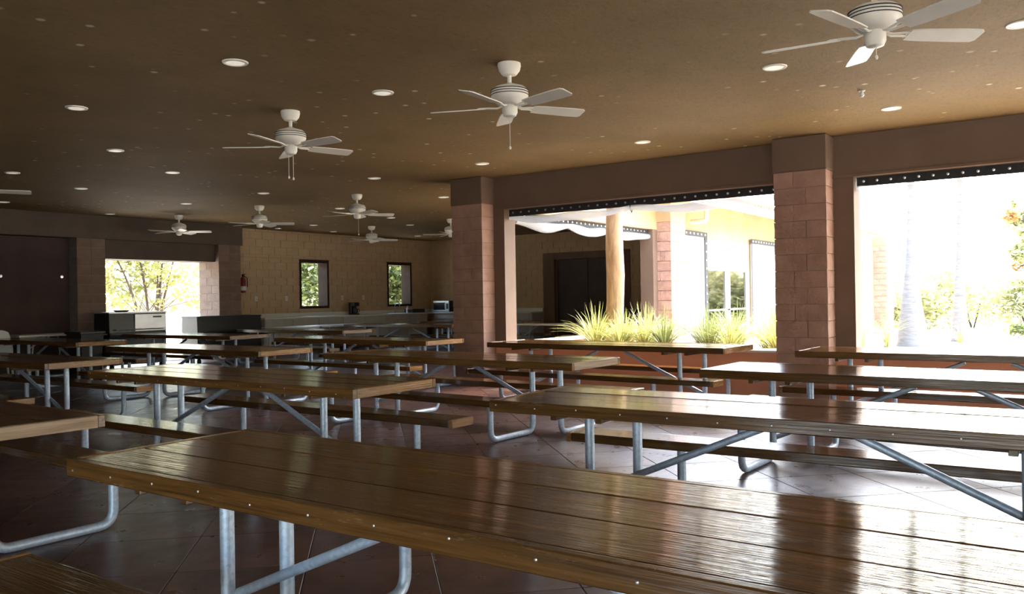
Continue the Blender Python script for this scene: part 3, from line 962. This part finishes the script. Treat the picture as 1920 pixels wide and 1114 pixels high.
# far projecting wing, seen through the right opening
MB().box(27.0, 32.3, 6.7, 7.2, 0, 3.40).build('far_wall', 'plaster_tan', wc)
column('column', 32.2, 33.3, 6.25, 6.95, 'block_red', 'far pale column at the end of the courtyard roof', 3.05, 'plaster_tan', 3.40)
w4 = empty('window_4', (29.55, 6.7, 1.9))
MB().box(-.16, .16, -.02, .05, 0, .85, .004).build('frame', 'frame_dark', w4)
MB().box(-.11, .11, -.025, -.015, .05, .80).build('pane', 'dark_lens', w4)
tag(w4, 'narrow dark window in the pale far wall', kind='structure')
dp = MB()
dp.tube(fillet([(17.9, UF - .12, 3.05), (17.9, UF - .5, 3.05), (17.9, UF - .5, 3.30)], .08, 5), .055, 12)
dp = dp.build('drain_pipe', 'cream_trim', smooth=True)
tag(dp, 'short cream drain pipe elbow beside the column top across the courtyard', 'pipe')

# ---------------------------------------------------------------- kitchen: cabinets, worktops, appliances
CF, CT = 17.55, .96
def cabinet(loc, rz, w, label, kind):
    r = empty('base_cabinet', loc, rz)      # local: X width, front at y=0 facing -Y
    MB().box(-w / 2 + .002, w / 2 - .002, .02, .60, .08, CT - .04).build('body', 'cabinet', r)
    MB().box(-w / 2 + .002, w / 2 - .002, .06, .60, 0, .08).build('plinth', 'black_plastic', r)
    dw = MB().box(-w / 2 + .01, w / 2 - .01, 0, .02, CT - .22, CT - .06, .003).build('drawer', 'cabinet', r)
    MB().tube([(-.06, -.02, CT - .14), (.06, -.02, CT - .14)], .006, 8).build('handle', 'stainless', dw)
    for s in (-1, 1):
        a, b_ = (-w / 2 + .01, -.004) if s < 0 else (.004, w / 2 - .01)
        dr = MB().box(a, b_, 0, .02, .10, CT - .235, .003).build('door', 'cabinet', r)
        MB().tube([(s * .04, -.02, CT - .40), (s * .04, -.02, CT - .28)], .006, 8).build('handle', 'stainless', dr)
    tag(r, label, 'cabinet', 'grey kitchen base cabinets')
for k in range(7):
    cabinet((13.75 + .45 + k * .9, CF, 0), 0, .9, 'grey-beige base cabinet, %s from the left under the long kitchen worktop' % ORD[k], 0)
for k in range(4):
    cabinet((VE - .66, 17.05 - k * .96, 0), R(-90), .94, 'grey-beige base cabinet, %s from the kitchen corner along the end wall' % ORD[k], 1)
wt_ = empty('worktop', (0, 0, CT - .04))
MB().box(13.72, VE - .04, CF - .03, UK - .065, 0, .04, .004).box(VE - .70, VE - .04, 13.72, CF - .03, 0, .04, .004).build('counter_top', 'worktop', wt_)
MB().box(13.72, VE - .04, UK - .065, UK - .05, .04, .14).box(VE - .055, VE - .04, 13.72, UK - .05, .04, .14).build('backsplash', 'worktop', wt_)
tag(wt_, 'pale L-shaped kitchen worktop with backsplash along the tan walls', 'worktop')
# microwave
mw = empty('microwave', (VE - .45, 17.38, CT + .001), R(-90))
MB().box(-.33, .33, 0, .38, .012, .36, .01).build('case', 'black_plastic', mw)
MB().box(-.33, .33, -.012, .0, .012, .07, .003).box(-.33, .33, -.012, 0, .30, .36, .003).box(.17, .33, -.012, 0, .07, .30, .003).build('silver_front', 'stainless', mw)
MB().box(-.31, .16, -.010, 0, .075, .295, .003).build('door_glass', 'dark_lens', mw)
MB().tube([(.18, -.012, .09), (.18, -.035, .10), (.18, -.035, .27), (.18, -.012, .28)], .008, 8).build('handle', 'stainless', mw)
MB().box(.22, .31, -.016, -.011, .10, .27).build('keypad', 'black_plastic', mw)
tag(mw, 'silver-fronted black microwave on the worktop beside the left block column', 'microwave')
# coffee maker
cm = empty('coffee_maker', (17.15, 17.72, CT + .001))
MB().box(-.11, .11, 0, .24, 0, .04, .01).box(-.11, .11, .13, .24, .04, .36, .01).box(-.11, .11, 0, .14, .25, .36, .015).build('body', 'black_plastic', cm)
MB().lathe([(.0, 0), (.06, 0), (.075, .04), (.07, .10), (.045, .14), (.05, .15), (.0, .15)], 18, 0, .065, .042).build('carafe', 'dark_lens', cm, smooth=True)
MB().tube([(.07, .05, .06), (.125, .03, .08), (.125, .03, .15), (.07, .05, .17)], .009, 8).build('handle', 'black_plastic', cm)
tag(cm, 'black coffee maker standing on the pale worktop between the windows', 'coffee maker')
# faucet and dish rack
fc = empty('faucet', (19.05, 18.0, CT + .001))
MB().lathe([(.0, 0), (.03, 0), (.03, .015), (.015, .02), (.0, .02)], 16).build('base', 'stainless', fc, smooth=True)
MB().tube(fillet([(0, 0, .01), (0, 0, .30), (0, -.20, .30), (0, -.20, .20)], .09, 6), .012, 10).build('spout', 'stainless', fc, smooth=True)
MB().tube([(.02, 0, .03), (.09, 0, .09)], .008, 8).build('lever', 'stainless', fc, smooth=True)
tag(fc, 'chrome gooseneck faucet below the right kitchen window', 'faucet')
sb = empty('soap_bottle', (19.45, 17.85, CT + .001))
MB().lathe([(.0, 0), (.04, 0), (.042, .01), (.042, .13), (.02, .16), (.015, .18), (.0, .18)], 16).build('body', 'white_plastic', sb, smooth=True)
MB().tube([(0, 0, .17), (0, 0, .215), (.0, -.05, .21)], .007, 8).build('pump', 'white_plastic', sb)
tag(sb, 'small white pump bottle right of the faucet', 'bottle')
dt = empty('dark_tray', (19.75, 17.75, CT + .001))
MB().box(-.32, .25, -.15, .2, 0, .015, .004).box(-.32, .25, -.15, -.135, .015, .12, .004).box(-.32, .25, .185, .2, .015, .12, .004).box(-.32, -.305, -.135, .185, .015, .12, .004).box(.235, .25, -.135, .185, .015, .12, .004).build('tray_body', 'black_plastic', dt)
tag(dt, 'low black drying tray on the worktop left of the microwave', 'tray')
for k, (v_, lab) in enumerate(((13.95, 'white wall socket nearest the fire extinguisher'), (14.95, 'white wall socket left of the left kitchen window'), (17.0, 'white wall socket right above the coffee maker'), (17.85, 'white wall socket left of the right kitchen window'))):
    r = empty('wall_socket', (v_, UK - .032, 1.40))
    MB().box(-.04, .04, -.006, 0, 0, .125, .003).build('cover_plate', 'white_plastic', r)
    for z in (.03, .075):
        MB().box(-.016, .016, -.009, -.005, z, z + .028, .003).build('outlet', 'cabinet', r)
    tag(r, lab, 'socket', 'white wall sockets on the kitchen wall')
fe = empty('fire_extinguisher', (13.46, 18.05, 1.62))
MB().lathe([(.0, 0), (.065, 0), (.072, .02), (.072, .34), (.05, .40), (.025, .42), (.0, .42)], 20).build('cylinder', 'red_paint', fe, smooth=True)
MB().lathe([(.0725, .06), (.0735, .06), (.0735, .17), (.0725, .17)], 20).build('label_band', 'white_plastic', fe, smooth=True)
MB().box(-.02, .02, -.03, .03, .42, .47, .004).box(-.015, .015, -.11, .03, .47, .485, .003).build('valve', 'black_plastic', fe)
MB().tube([(0, -.03, .45), (.06, -.09, .38), (.07, -.09, .15)], .012, 8).build('hose', 'black_plastic', fe, smooth=True)
tag(fe, 'red fire extinguisher hung beside the dark column at the kitchen wall', 'fire extinguisher')

# ---------------------------------------------------------------- grills, bins, folding tables, chairs
def grill(loc, w, h, label, front):
    r = empty('gas_grill', loc)               # local X width, front -Y
    hw = w / 2
    MB().box(-hw, hw, 0, .62, .10, h - .42, .01).build('cart', 'black_plastic', r)
    for sx in (-1, 1):
        for y in (.08, .54):
            MB().lathe([(.0, 0), (.045, 0), (.05, .02), (.05, .08), (.02, .11), (.0, .11)], 14, sx * (hw - .08), y, 0).build('caster', 'black_plastic', r)
    hd = MB().add([(-hw, .0, h - .42), (hw, .0, h - .42), (hw, .62, h - .42), (-hw, .62, h - .42), (-hw, .02, h - .02), (hw, .02, h - .02), (hw, .60, h), (-hw, .60, h)],
                  [(0, 3, 2, 1), (4, 5, 6, 7), (0, 1, 5, 4), (1, 2, 6, 5), (2, 3, 7, 6), (3, 0, 4, 7)]).build('hood', 'black_plastic', r)
    MB().box(-hw - .01, hw + .01, .0, .63, h - .02, h + .012, .004).build('top_plate', 'stainless' if front else 'black_plastic', r)
    if front:
        fp = MB().box(-hw + .55, hw - .01, -.015, .006, h - .40, h - .04, .004).build('steel_front', 'stainless', r)
        MB().box(.32, .52, -.02, -.013, h - .12, h - .085, .002).build('badge', 'black_plastic', fp)
    MB().tube([(-hw + .1, -.0, h - .36), (-hw + .1, -.06, h - .36), (hw - .1, -.06, h - .36), (hw - .1, 0, h - .36)], .012, 8).build('handle', 'stainless' if front else 'black_plastic', hd)
    for k in range(4):
        MB().lathe([(.0, 0), (.026, 0), (.024, .03), (.0, .032)], 14).build('knob', 'black_plastic', r, (-hw + .25 + k * (w - .5) / 3, 0, h - .5)).rotation_euler = (R(90), 0, 0)
    MB().box(-hw - .34, -hw - .012, .06, .56, h - .46, h - .43, .004).build('side_shelf', 'black_plastic', r)
    tag(r, label, 'grill')
    return r
grill((9.83, 16.75, 0), 1.28, 1.20, 'gas grill with stainless front panel standing before the garden opening', True)
grill((12.05, 16.65, 0), 1.75, 1.06, 'long black closed grill right of the stainless-fronted grill', False)
pan = MB().lathe([(.0, 0), (.13, 0), (.16, .03), (.165, .035), (.0, .035)], 20).build('black_pan', 'black_plastic', None, (9.62, 17.05, 1.213), smooth=True)
tag(pan, 'flat black pan lying on top of the stainless-fronted grill', 'pan')

def bin_(loc, rz, w, h, label):
    r = empty('waste_bin', loc, rz)
    b0, b1 = w / 2 * .8, w / 2
    MB().add([(-b0, -b0, .03), (b0, -b0, .03), (b0, b0, .03), (-b0, b0, .03), (-b1, -b1, h), (b1, -b1, h), (b1, b1, h), (-b1, b1, h)],
             [(0, 3, 2, 1), (4, 5, 6, 7), (0, 1, 5, 4), (1, 2, 6, 5), (2, 3, 7, 6), (3, 0, 4, 7)]).build('bin_body', 'black_plastic', r)
    MB().box(-b1 - .03, b1 + .03, -b1 - .03, b1 + .03, h, h + .05, .012).build('lid', 'black_plastic', r)
    for s in (-1, 1):
        MB().lathe([(.0, -.02), (.07, -.02), (.07, .02), (.0, .02)], 16).build('wheel', 'black_plastic', r, (s * (b0 + .02), b0, .07)).rotation_euler = (0, R(90), 0)
    MB().tube([(-b1 + .08, b1 + .02, h - .04), (-b1 + .08, b1 + .08, h - .02), (b1 - .08, b1 + .08, h - .02), (b1 - .08, b1 + .02, h - .04)], .014, 8).build('handle', 'black_plastic', r)
    tag(r, label, 'bin')
bin_((8.55, 16.5, 0), .1, .48, .80, 'large black lidded bin left of the stainless-fronted grill')
bin_((18.5, 9.39, 0), 0, .62, 1.0, 'black bin by the end wall seen through the courtyard opening')

def folding_table(loc, rz, ln, label, m='white_plastic', h=.74):
    r = empty('folding_table', loc, rz)
    MB().box(-ln / 2, ln / 2, -.37, .37, h - .045, h, .01).build('table_top', m, r)
    for s in (-1, 1):
        x0, x1 = s * (ln / 2 - .22), s * (ln / 2 - .30)
        lf = MB()
        for y in (-.30, .30):
            lf.tube([(x1, y, h - .045), (x0, y, .0)], .014, 8)
        lf.tube([(x0, -.30, .10), (x0, .30, .10)], .012, 8)
        lf.build('leg_frame', 'galv', r)
        MB().tube([(x1 - s * .02, 0, h - .30), (x1 - s * .45, 0, h - .05)], .010, 8).build('strut', 'galv', r)
    tag(r, label, 'folding table', 'folding tables')
folding_table((8.30, 17.55, 0), 0, 1.35, 'white folding table under the canvas shade at the far left', h=.80)
folding_table((13.6, 16.7, 0), 0, 1.83, 'white folding table, left one of two in front of the kitchen cabinets')
folding_table((15.5, 16.7, 0), 0, 1.83, 'white folding table, right one of two in front of the kitchen cabinets')
folding_table((17.5, 11.1, 0), R(90), 2.5, 'tan-topped folding table seen through the courtyard opening', 'cream_trim', .72)

def plastic_chair(loc, rz, label):
    r = empty('plastic_chair', loc, rz)      # faces -Y
    MB().box(-.24, .24, -.23, .23, .40, .43, .012).build('seat', 'white_plastic', r)
    n = 8
    mb = MB()
    rows = []
    for j in range(5):
        z = .43 + j * .11
        wd = .25 - .012 * j * j * .5
        y0 = .22 + j * .035
        rows.append([(wd * (2 * k / n - 1), y0 + .05 * (1 - (2 * k / n - 1) ** 2), z + (0 if j < 4 else .05 * (1 - (2 * k / n - 1) ** 2))) for k in range(n + 1)])
    m_ = n + 1
    vs_ = [p for rw in rows for p in rw] + [(x, y + .02, z) for rw in rows for x, y, z in rw]
    fs = []
    N = 5 * m_
    for j in range(4):
        for k in range(n):
            a = j * m_ + k
            fs += [(a, a + 1, a + m_ + 1, a + m_), (N + a, N + a + m_, N + a + m_ + 1, N + a + 1)]
    for k in range(n):
        fs += [(k, N + k, N + k + 1, k + 1), (4 * m_ + k, 4 * m_ + k + 1, N + 4 * m_ + k + 1, N + 4 * m_ + k)]
    for j in range(4):
        fs += [(j * m_, (j + 1) * m_, N + (j + 1) * m_, N + j * m_), (j * m_ + n, N + j * m_ + n, N + (j + 1) * m_ + n, (j + 1) * m_ + n)]
    mb.add(vs_, fs).build('backrest', 'white_plastic', r, smooth=True)
    for sx in (-1, 1):
        for y, ex in ((-.20, -.03), (.20, .05)):
            MB().tube([(sx * .215, y, .405), (sx * .245, y + ex, 0)], [.024, .018], 8).build('leg', 'white_plastic', r)
        MB().tube(fillet([(sx * .25, -.20, .41), (sx * .27, -.20, .62), (sx * .26, .28, .64)], .07, 4), .018, 8).build('armrest', 'white_plastic', r)
    tag(r, label, 'chair', 'white plastic armchairs')
plastic_chair((7.33, 17.5, 0), 2.9, 'white plastic chair at the left edge by the folding table')
plastic_chair((17.15, 8.85, 0), .6, 'white plastic chair behind the log trunk in the courtyard opening')

# ---------------------------------------------------------------- outdoors
gr = MB().box(-70, 110, -70, 110, -.25, -.13).build('ground', 'ground')
tag(gr, 'pale sunlit ground outside', kind='structure')
sl = MB().box(VB + .31, 13.9, 3.2, UF - .05, -.13, .42, .02).build('planter_bed', 'soil')
tag(sl, 'raised soil bed behind the low wall of the courtyard', kind='structure')

def strap_plant(loc, n, h, m, label, seed):
    rg = random.Random(seed)
    mb = MB()
    for k in range(n):
        a = rg.uniform(0, 2 * math.pi)
        ln = h * rg.uniform(.75, 1.35)
        lean = rg.uniform(.05, 1.35)
        w = rg.uniform(.006, .011)
        d = Vector((math.cos(a), math.sin(a), 0))
        sd = Vector((-d.y, d.x, 0))
        base = d * rg.uniform(0, .07)
        S = 6
        vs_ = []
        for j in range(S + 1):
            t = j / S
            out = lean * ln * (t ** 1.7) * .8
            z = ln * (t - .38 * lean * t ** 2.6)
            c = base + d * out + Vector((0, 0, z))
            ww = w * (1 - t ** 3) + .001
            fold = Vector((0, 0, -ww * .5))
            vs_ += [c - sd * ww, c + fold, c + sd * ww]
        fs = []
        for j in range(S):
            q = j * 3
            fs += [(q, q + 1, q + 4, q + 3), (q + 1, q + 2, q + 5, q + 4)]
        mb.add(vs_, fs)
    o = mb.build('strap_leaved_plant', m, None, loc, smooth=True)
    tag(o, label, 'plant', 'strap-leaved plants in the courtyard')
PL = [(7.25, 12.6, 'leaf_strap'), (6.95, 12.0, 'leaf_strap'), (6.55, 12.5, 'leaf_strap'), (6.3, 11.8, 'leaf_strap'), (5.95, 12.4, 'leaf_strap'), (5.6, 12.0, 'leaf_strap_dark'),
      (5.3, 12.7, 'leaf_strap_dark'), (5.0, 12.1, 'leaf_strap_dark'), (4.75, 12.8, 'leaf_strap_dark'), (4.45, 12.2, 'leaf_strap'), (4.15, 12.7, 'leaf_strap'), (3.85, 12.1, 'leaf_strap'), (6.6, 13.2, 'leaf_strap'), (5.2, 13.4, 'leaf_strap_dark'), (4.2, 13.4, 'leaf_strap')]
ORD2 = ORD + ['eighth', 'ninth', 'tenth', 'eleventh', 'twelfth', 'thirteenth', 'fourteenth', 'fifteenth']
order = sorted(range(len(PL)), key=lambda q: -PL[q][0])
for n_, q in enumerate(order):
    u_, v_, m_ = PL[q]
    strap_plant((v_ + .15 * math.sin(q * 2.7), u_ + .12 * math.sin(q * 5.1), .41), 110, .60 + .16 * ((q * 37) % 10) / 10, m_, '%s clump of long strap leaves, %s from the left behind the low wall' % ('yellow-green' if m_ == 'leaf_strap' else 'dusky green', ORD2[n_]), 100 + q)
for q, (u_, v_, lab) in enumerate(((5.0, 22.6, 'pale strap-leaved clump left of the thick palm trunk'), (5.45, 23.4, 'pale strap-leaved clump nearest the far pale wall'), (4.75, 24.2, 'pale strap-leaved clump touching the thick palm trunk'), (3.3, 26.9, 'low pale clump at the foot of the slim palm trunk'))):
    strap_plant((v_, u_, -.14), 50, .9 if q < 3 else .45, 'leaf_strap', lab, 200 + q)

lt = MB()
pts, rr = [], []
for k in range(13):
    z = .40 + k * .45
    pts.append((13.0 + .02 * math.sin(k * .9), 7.02 - .012 * k + .012 * math.sin(k * 1.7), z))
    rr.append(.163 - .002 * k + .006 * math.sin(k * 2.3) + (.04 if k == 0 else 0))
lg = empty('log_palm', (13.0, 7.02, .40))
lt.tube([(p[0] - 13.0, p[1] - 7.02, p[2] - .40) for p in pts], rr, 20).build('trunk', 'log', lg, smooth=True)
tag(lg, 'thick tan log-like palm trunk rising from the courtyard planting', 'palm')

def frond_mesh(seed, ln, m):
    rg = random.Random(seed)
    mb = MB()
    S = 14
    cs_ = [Vector((ln * (j / S) * .86, 0, ln * (.30 * (j / S) - .62 * (j / S) ** 2.2))) for j in range(S + 1)]
    mb.tube(cs_, [.018 * (1 - .8 * j / S) for j in range(S + 1)], 5)
    for j in range(2, S + 1):
        for q in range(3):
            t = min(1.0, (j + q / 3) / S)
            c = cs_[j - 1].lerp(cs_[j], q / 3)
            l2 = ln * .24 * math.sin(math.pi * (.12 + .86 * t)) + .05
            for s in (-1, 1):
                tip = c + Vector((.35 * l2, s * l2 * .8, -.35 * l2 + rg.uniform(-.05, .05)))
                mb.add([c + Vector((.018, 0, 0)), c - Vector((.018, 0, 0)), tip], [(0, 1, 2)])
    return mb.mesh('frond', m)
fr_me = [frond_mesh(s, 1.9, 'leaf_palm') for s in (1, 2)]
def crown(root, top, n, scale, seed):
    rg = random.Random(seed)
    for k in range(n):
        o = put('frond', fr_me[k % 2], root, top, (0, R(rg.uniform(-38, 28)), k * 2 * math.pi / n + rg.uniform(-.2, .2)))
        o.scale = (scale,) * 3
crown(lg, (pts[-1][0] - 13.0, pts[-1][1] - 7.02, pts[-1][2] - .40), 14, 1.15, 5)

def palm(loc, prof, label, seed, scale):
    r = empty('palm_tree', loc)
    rg = random.Random(seed)
    P = [(.04 * math.sin(z * .9 + seed), .04 * math.cos(z * .7 + seed) - .04, z) for _, z in prof]
    MB().tube(P, [q for q, _ in prof], 18).build('trunk', 'palm_bark', r, smooth=True)
    crown(r, P[-1], 15, scale, seed)
    tag(r, label, 'palm')
palm((24.97, 4.24, -.14), [(.45, 0), (.40, .15), (.36, .5), (.27, 1.1), (.19, 1.7), (.13, 2.3), (.10, 3.0), (.09, 4.2), (.085, 5.6)], 'pale palm with a swollen trunk base beyond the right opening', 11, 1.1)
palm((27.67, 3.39, -.14), [(.27, 0), (.23, .15), (.21, .6), (.17, 1.2), (.12, 2.0), (.09, 3.0), (.08, 4.6), (.075, 6.2)], 'slim pale palm trunk right of the swollen one', 12, 1.1)

def leaf_cloud(mb, centre, rad, n, size, rg, shell=.55):
    for _ in range(n):
        d = Vector((rg.gauss(0, 1), rg.gauss(0, 1), rg.gauss(0, 1))).normalized()
        r_ = (shell + (1 - shell) * rg.random()) * (1 + .12 * rg.gauss(0, 1))
        c = Vector(centre) + Vector((d.x * rad[0], d.y * rad[1], d.z * rad[2])) * r_
        s = size * rg.uniform(.6, 1.4)
        a = Vector((rg.gauss(0, 1), rg.gauss(0, 1), rg.gauss(0, .6))).normalized()
        b_ = a.cross(Vector((rg.gauss(0, 1), rg.gauss(0, 1), rg.gauss(0, 1)))).normalized()
        mb.add([c - a * s, c - b_ * s * .45, c + a * s, c + b_ * s * .45], [(0, 1, 2, 3)])

def bush(name, loc, rad, n, size, m, label, group, seed, lumps=6):
    rg = random.Random(seed)
    r = empty(name, loc)
    mb = MB()
    for k in range(lumps):
        c = (rg.uniform(-.6, .6) * rad[0], rg.uniform(-.6, .6) * rad[1], rad[2] * rg.uniform(.5, 1.35))
        leaf_cloud(mb, c, (rad[0] * .6, rad[1] * .6, rad[2] * .62), n // lumps, size, rg, .3)
    tag(mb.build('foliage', m, r), kind='stuff')
    st = MB()
    for k in range(4):
        a = rg.uniform(0, 6.28)
        st.tube([(.05 * math.cos(a), .05 * math.sin(a), 0), (.3 * rad[0] * math.cos(a), .3 * rad[1] * math.sin(a), rad[2])], [.03, .012], 6)
    st.build('stems', 'bark', r)
    tag(r, label, 'bush', group)
HB = [(6.2, 36.5, 1.5), (4.2, 38.0, 1.7), (2.2, 36.5, 1.4), (.3, 38.5, 1.9), (-1.8, 36.0, 1.5), (-3.6, 34.5, 1.7), (-5.2, 32.0, 1.6), (8.0, 39.0, 2.0)]
hl = ['behind the swollen palm trunk', 'between the two palm trunks', 'just behind the slim palm trunk', 'right of the slim palm trunk', 'in the middle of the right-hand hedge', 'near the right picture edge', 'at the right picture edge', 'beside the far pale column']
for q, (u_, v_, s) in enumerate(HB):
    bush('hedge_bush', (v_, u_, -.14), (1.7 * s / 1.5, 1.7 * s / 1.5, s), 3200, .11, 'leaf_hedge', 'washed-out yellow-green bush ' + hl[q], 'bushes beyond the right opening', 300 + q)
bush('low_shrub', (29.3, 1.6, -.14), (.7, .7, .35), 700, .07, 'leaf_dark', 'low grey-green shrub right of the slim palm', None, 350, 3)
bush('low_shrub', (30.5, .2, -.14), (.6, .6, .3), 600, .07, 'leaf_dark', 'lowest shrub near the right end of the bright ground', None, 351, 3)
WB = [(23.2, 19.0), (22.6, 21.3), (23.4, 23.2), (22.4, 25.4)]
wl_ = ['left part of the left kitchen window', 'right part of the left kitchen window', 'left part of the right kitchen window', 'right part of the right kitchen window']
for q, (u_, v_) in enumerate(WB):
    bush('garden_bush', (v_, u_, -.14), (1.8, 1.2, 2.2), 4200, .11, 'leaf_dark', 'dense sunlit bush filling the ' + wl_[q], 'bushes outside the kitchen windows', 400 + q, 9)

def stem_tree(loc, stems, label, seed, n, leafm, size=.10):
    rg = random.Random(seed)
    r = empty('garden_tree', loc)
    mb, mb2 = MB(), MB()
    for (dx, dy, h, rad) in stems:
        P = []
        for k in range(7):
            t = k / 6
            P.append((dx * (t ** 1.15) + .05 * math.sin(5 * t + dx), dy * t + .05 * math.cos(6 * t), h * t))
        MB().tube(P, [rad * (1 - .7 * k / 6) for k in range(7)], 8).build('stem', 'bark', r, smooth=True)
        for k in (3, 4, 5, 6):
            for _ in range(3):
                c = Vector(P[k]) + Vector((rg.uniform(-.8, .8), rg.uniform(-.8, .8), rg.uniform(-.4, .7)))
                tgt = mb2 if rg.random() < .10 else mb
                leaf_cloud(tgt, c, (.6, .6, .45), n // (len(stems) * 12), size, rg, .2)
                mbr = MB().tube([P[k - 1], tuple(c)], [.012, .004], 5)
                mbr.build('twig', 'bark', r)
    tag(mb.build('foliage', leafm, r), kind='stuff')
    if mb2.v:
        tag(mb2.build('reddish_foliage', 'leaf_red', r), kind='stuff')
    tag(r, label, 'tree', 'garden trees beyond the left opening')
stem_tree((13.55, 22.5, -.14), [(-1.2, .2, 3.6, .05), (-.35, .1, 3.9, .05), (.25, -.3, 3.9, .045), (.75, .1, 4.0, .06), (1.3, .2, 3.8, .05), (-.1, .4, 3.5, .04)], 'slender multi-stemmed tree in the middle of the garden opening', 21, 2600, 'leaf_tree', .085)
stem_tree((11.9, 22.9, -.14), [(-.5, 0, 3.8, .05), (.3, .3, 3.9, .05)], 'leafy tree at the left side of the garden opening', 22, 2200, 'leaf_tree', .085)
stem_tree((16.6, 23.6, -.14), [(-.6, 0, 3.8, .05), (.4, .3, 3.9, .05), (0, -.2, 3.6, .04)], 'leafy tree at the right side of the garden opening', 23, 2600, 'leaf_hedge', .085)
bush('low_shrub', (15.2, 22.0, -.14), (.5, .5, .55), 800, .06, 'leaf_hedge', 'pale low shrub right of the stainless-fronted grill in the garden', None, 360, 3)
# trees added out of view to shade the facade, mirrored in the glass doors
def added_shade_tree(loc, h, rad, seed, label):
    rg = random.Random(seed)
    r = empty('added_shade_tree', loc)
    MB().tube([(0, 0, 0), (.1, .05, h * .3), (-.05, .1, h * .6), (0, 0, h * .85)], [.22, .17, .12, .05], 10).build('trunk', 'bark', r, smooth=True)
    mb = MB()
    for k in range(12):
        c = (rg.uniform(-.65, .65) * rad, rg.uniform(-.65, .65) * rad, h * rg.uniform(.38, .95))
        leaf_cloud(mb, c, (rad * .5, rad * .5, h * .17), 420, .20, rg, .25)
    tag(mb.build('foliage', 'leaf_dark', r), kind='stuff')
    tag(r, label, 'tree', 'unseen trees added to shade the courtyard facade')
for q, (u_, v_) in enumerate(((-5.5, 16.5), (-6.2, 21.5), (-6.5, 27.0), (-7.5, 33.0))):
    added_shade_tree((v_, u_, -.14), 7.5, 2.4, 500 + q, 'added unseen shade tree right of the picture, %s from the hall' % ORD[q])
# taller trees standing in the garden all round, seen in reflections and beyond the hedge
for q, (u_, v_, lab) in enumerate(((-6.0, 52.0, 'pale tall tree above the hedge near the right picture edge'), (3.5, 60.0, 'pale tall tree far behind the two palms'))):
    stem_tree((v_, u_, -.14), [(-.6, .2, 6.0, .12), (.5, -.3, 6.5, .12), (.1, .5, 6.2, .10)], lab, 30 + q, 3000, 'leaf_hedge', .2)
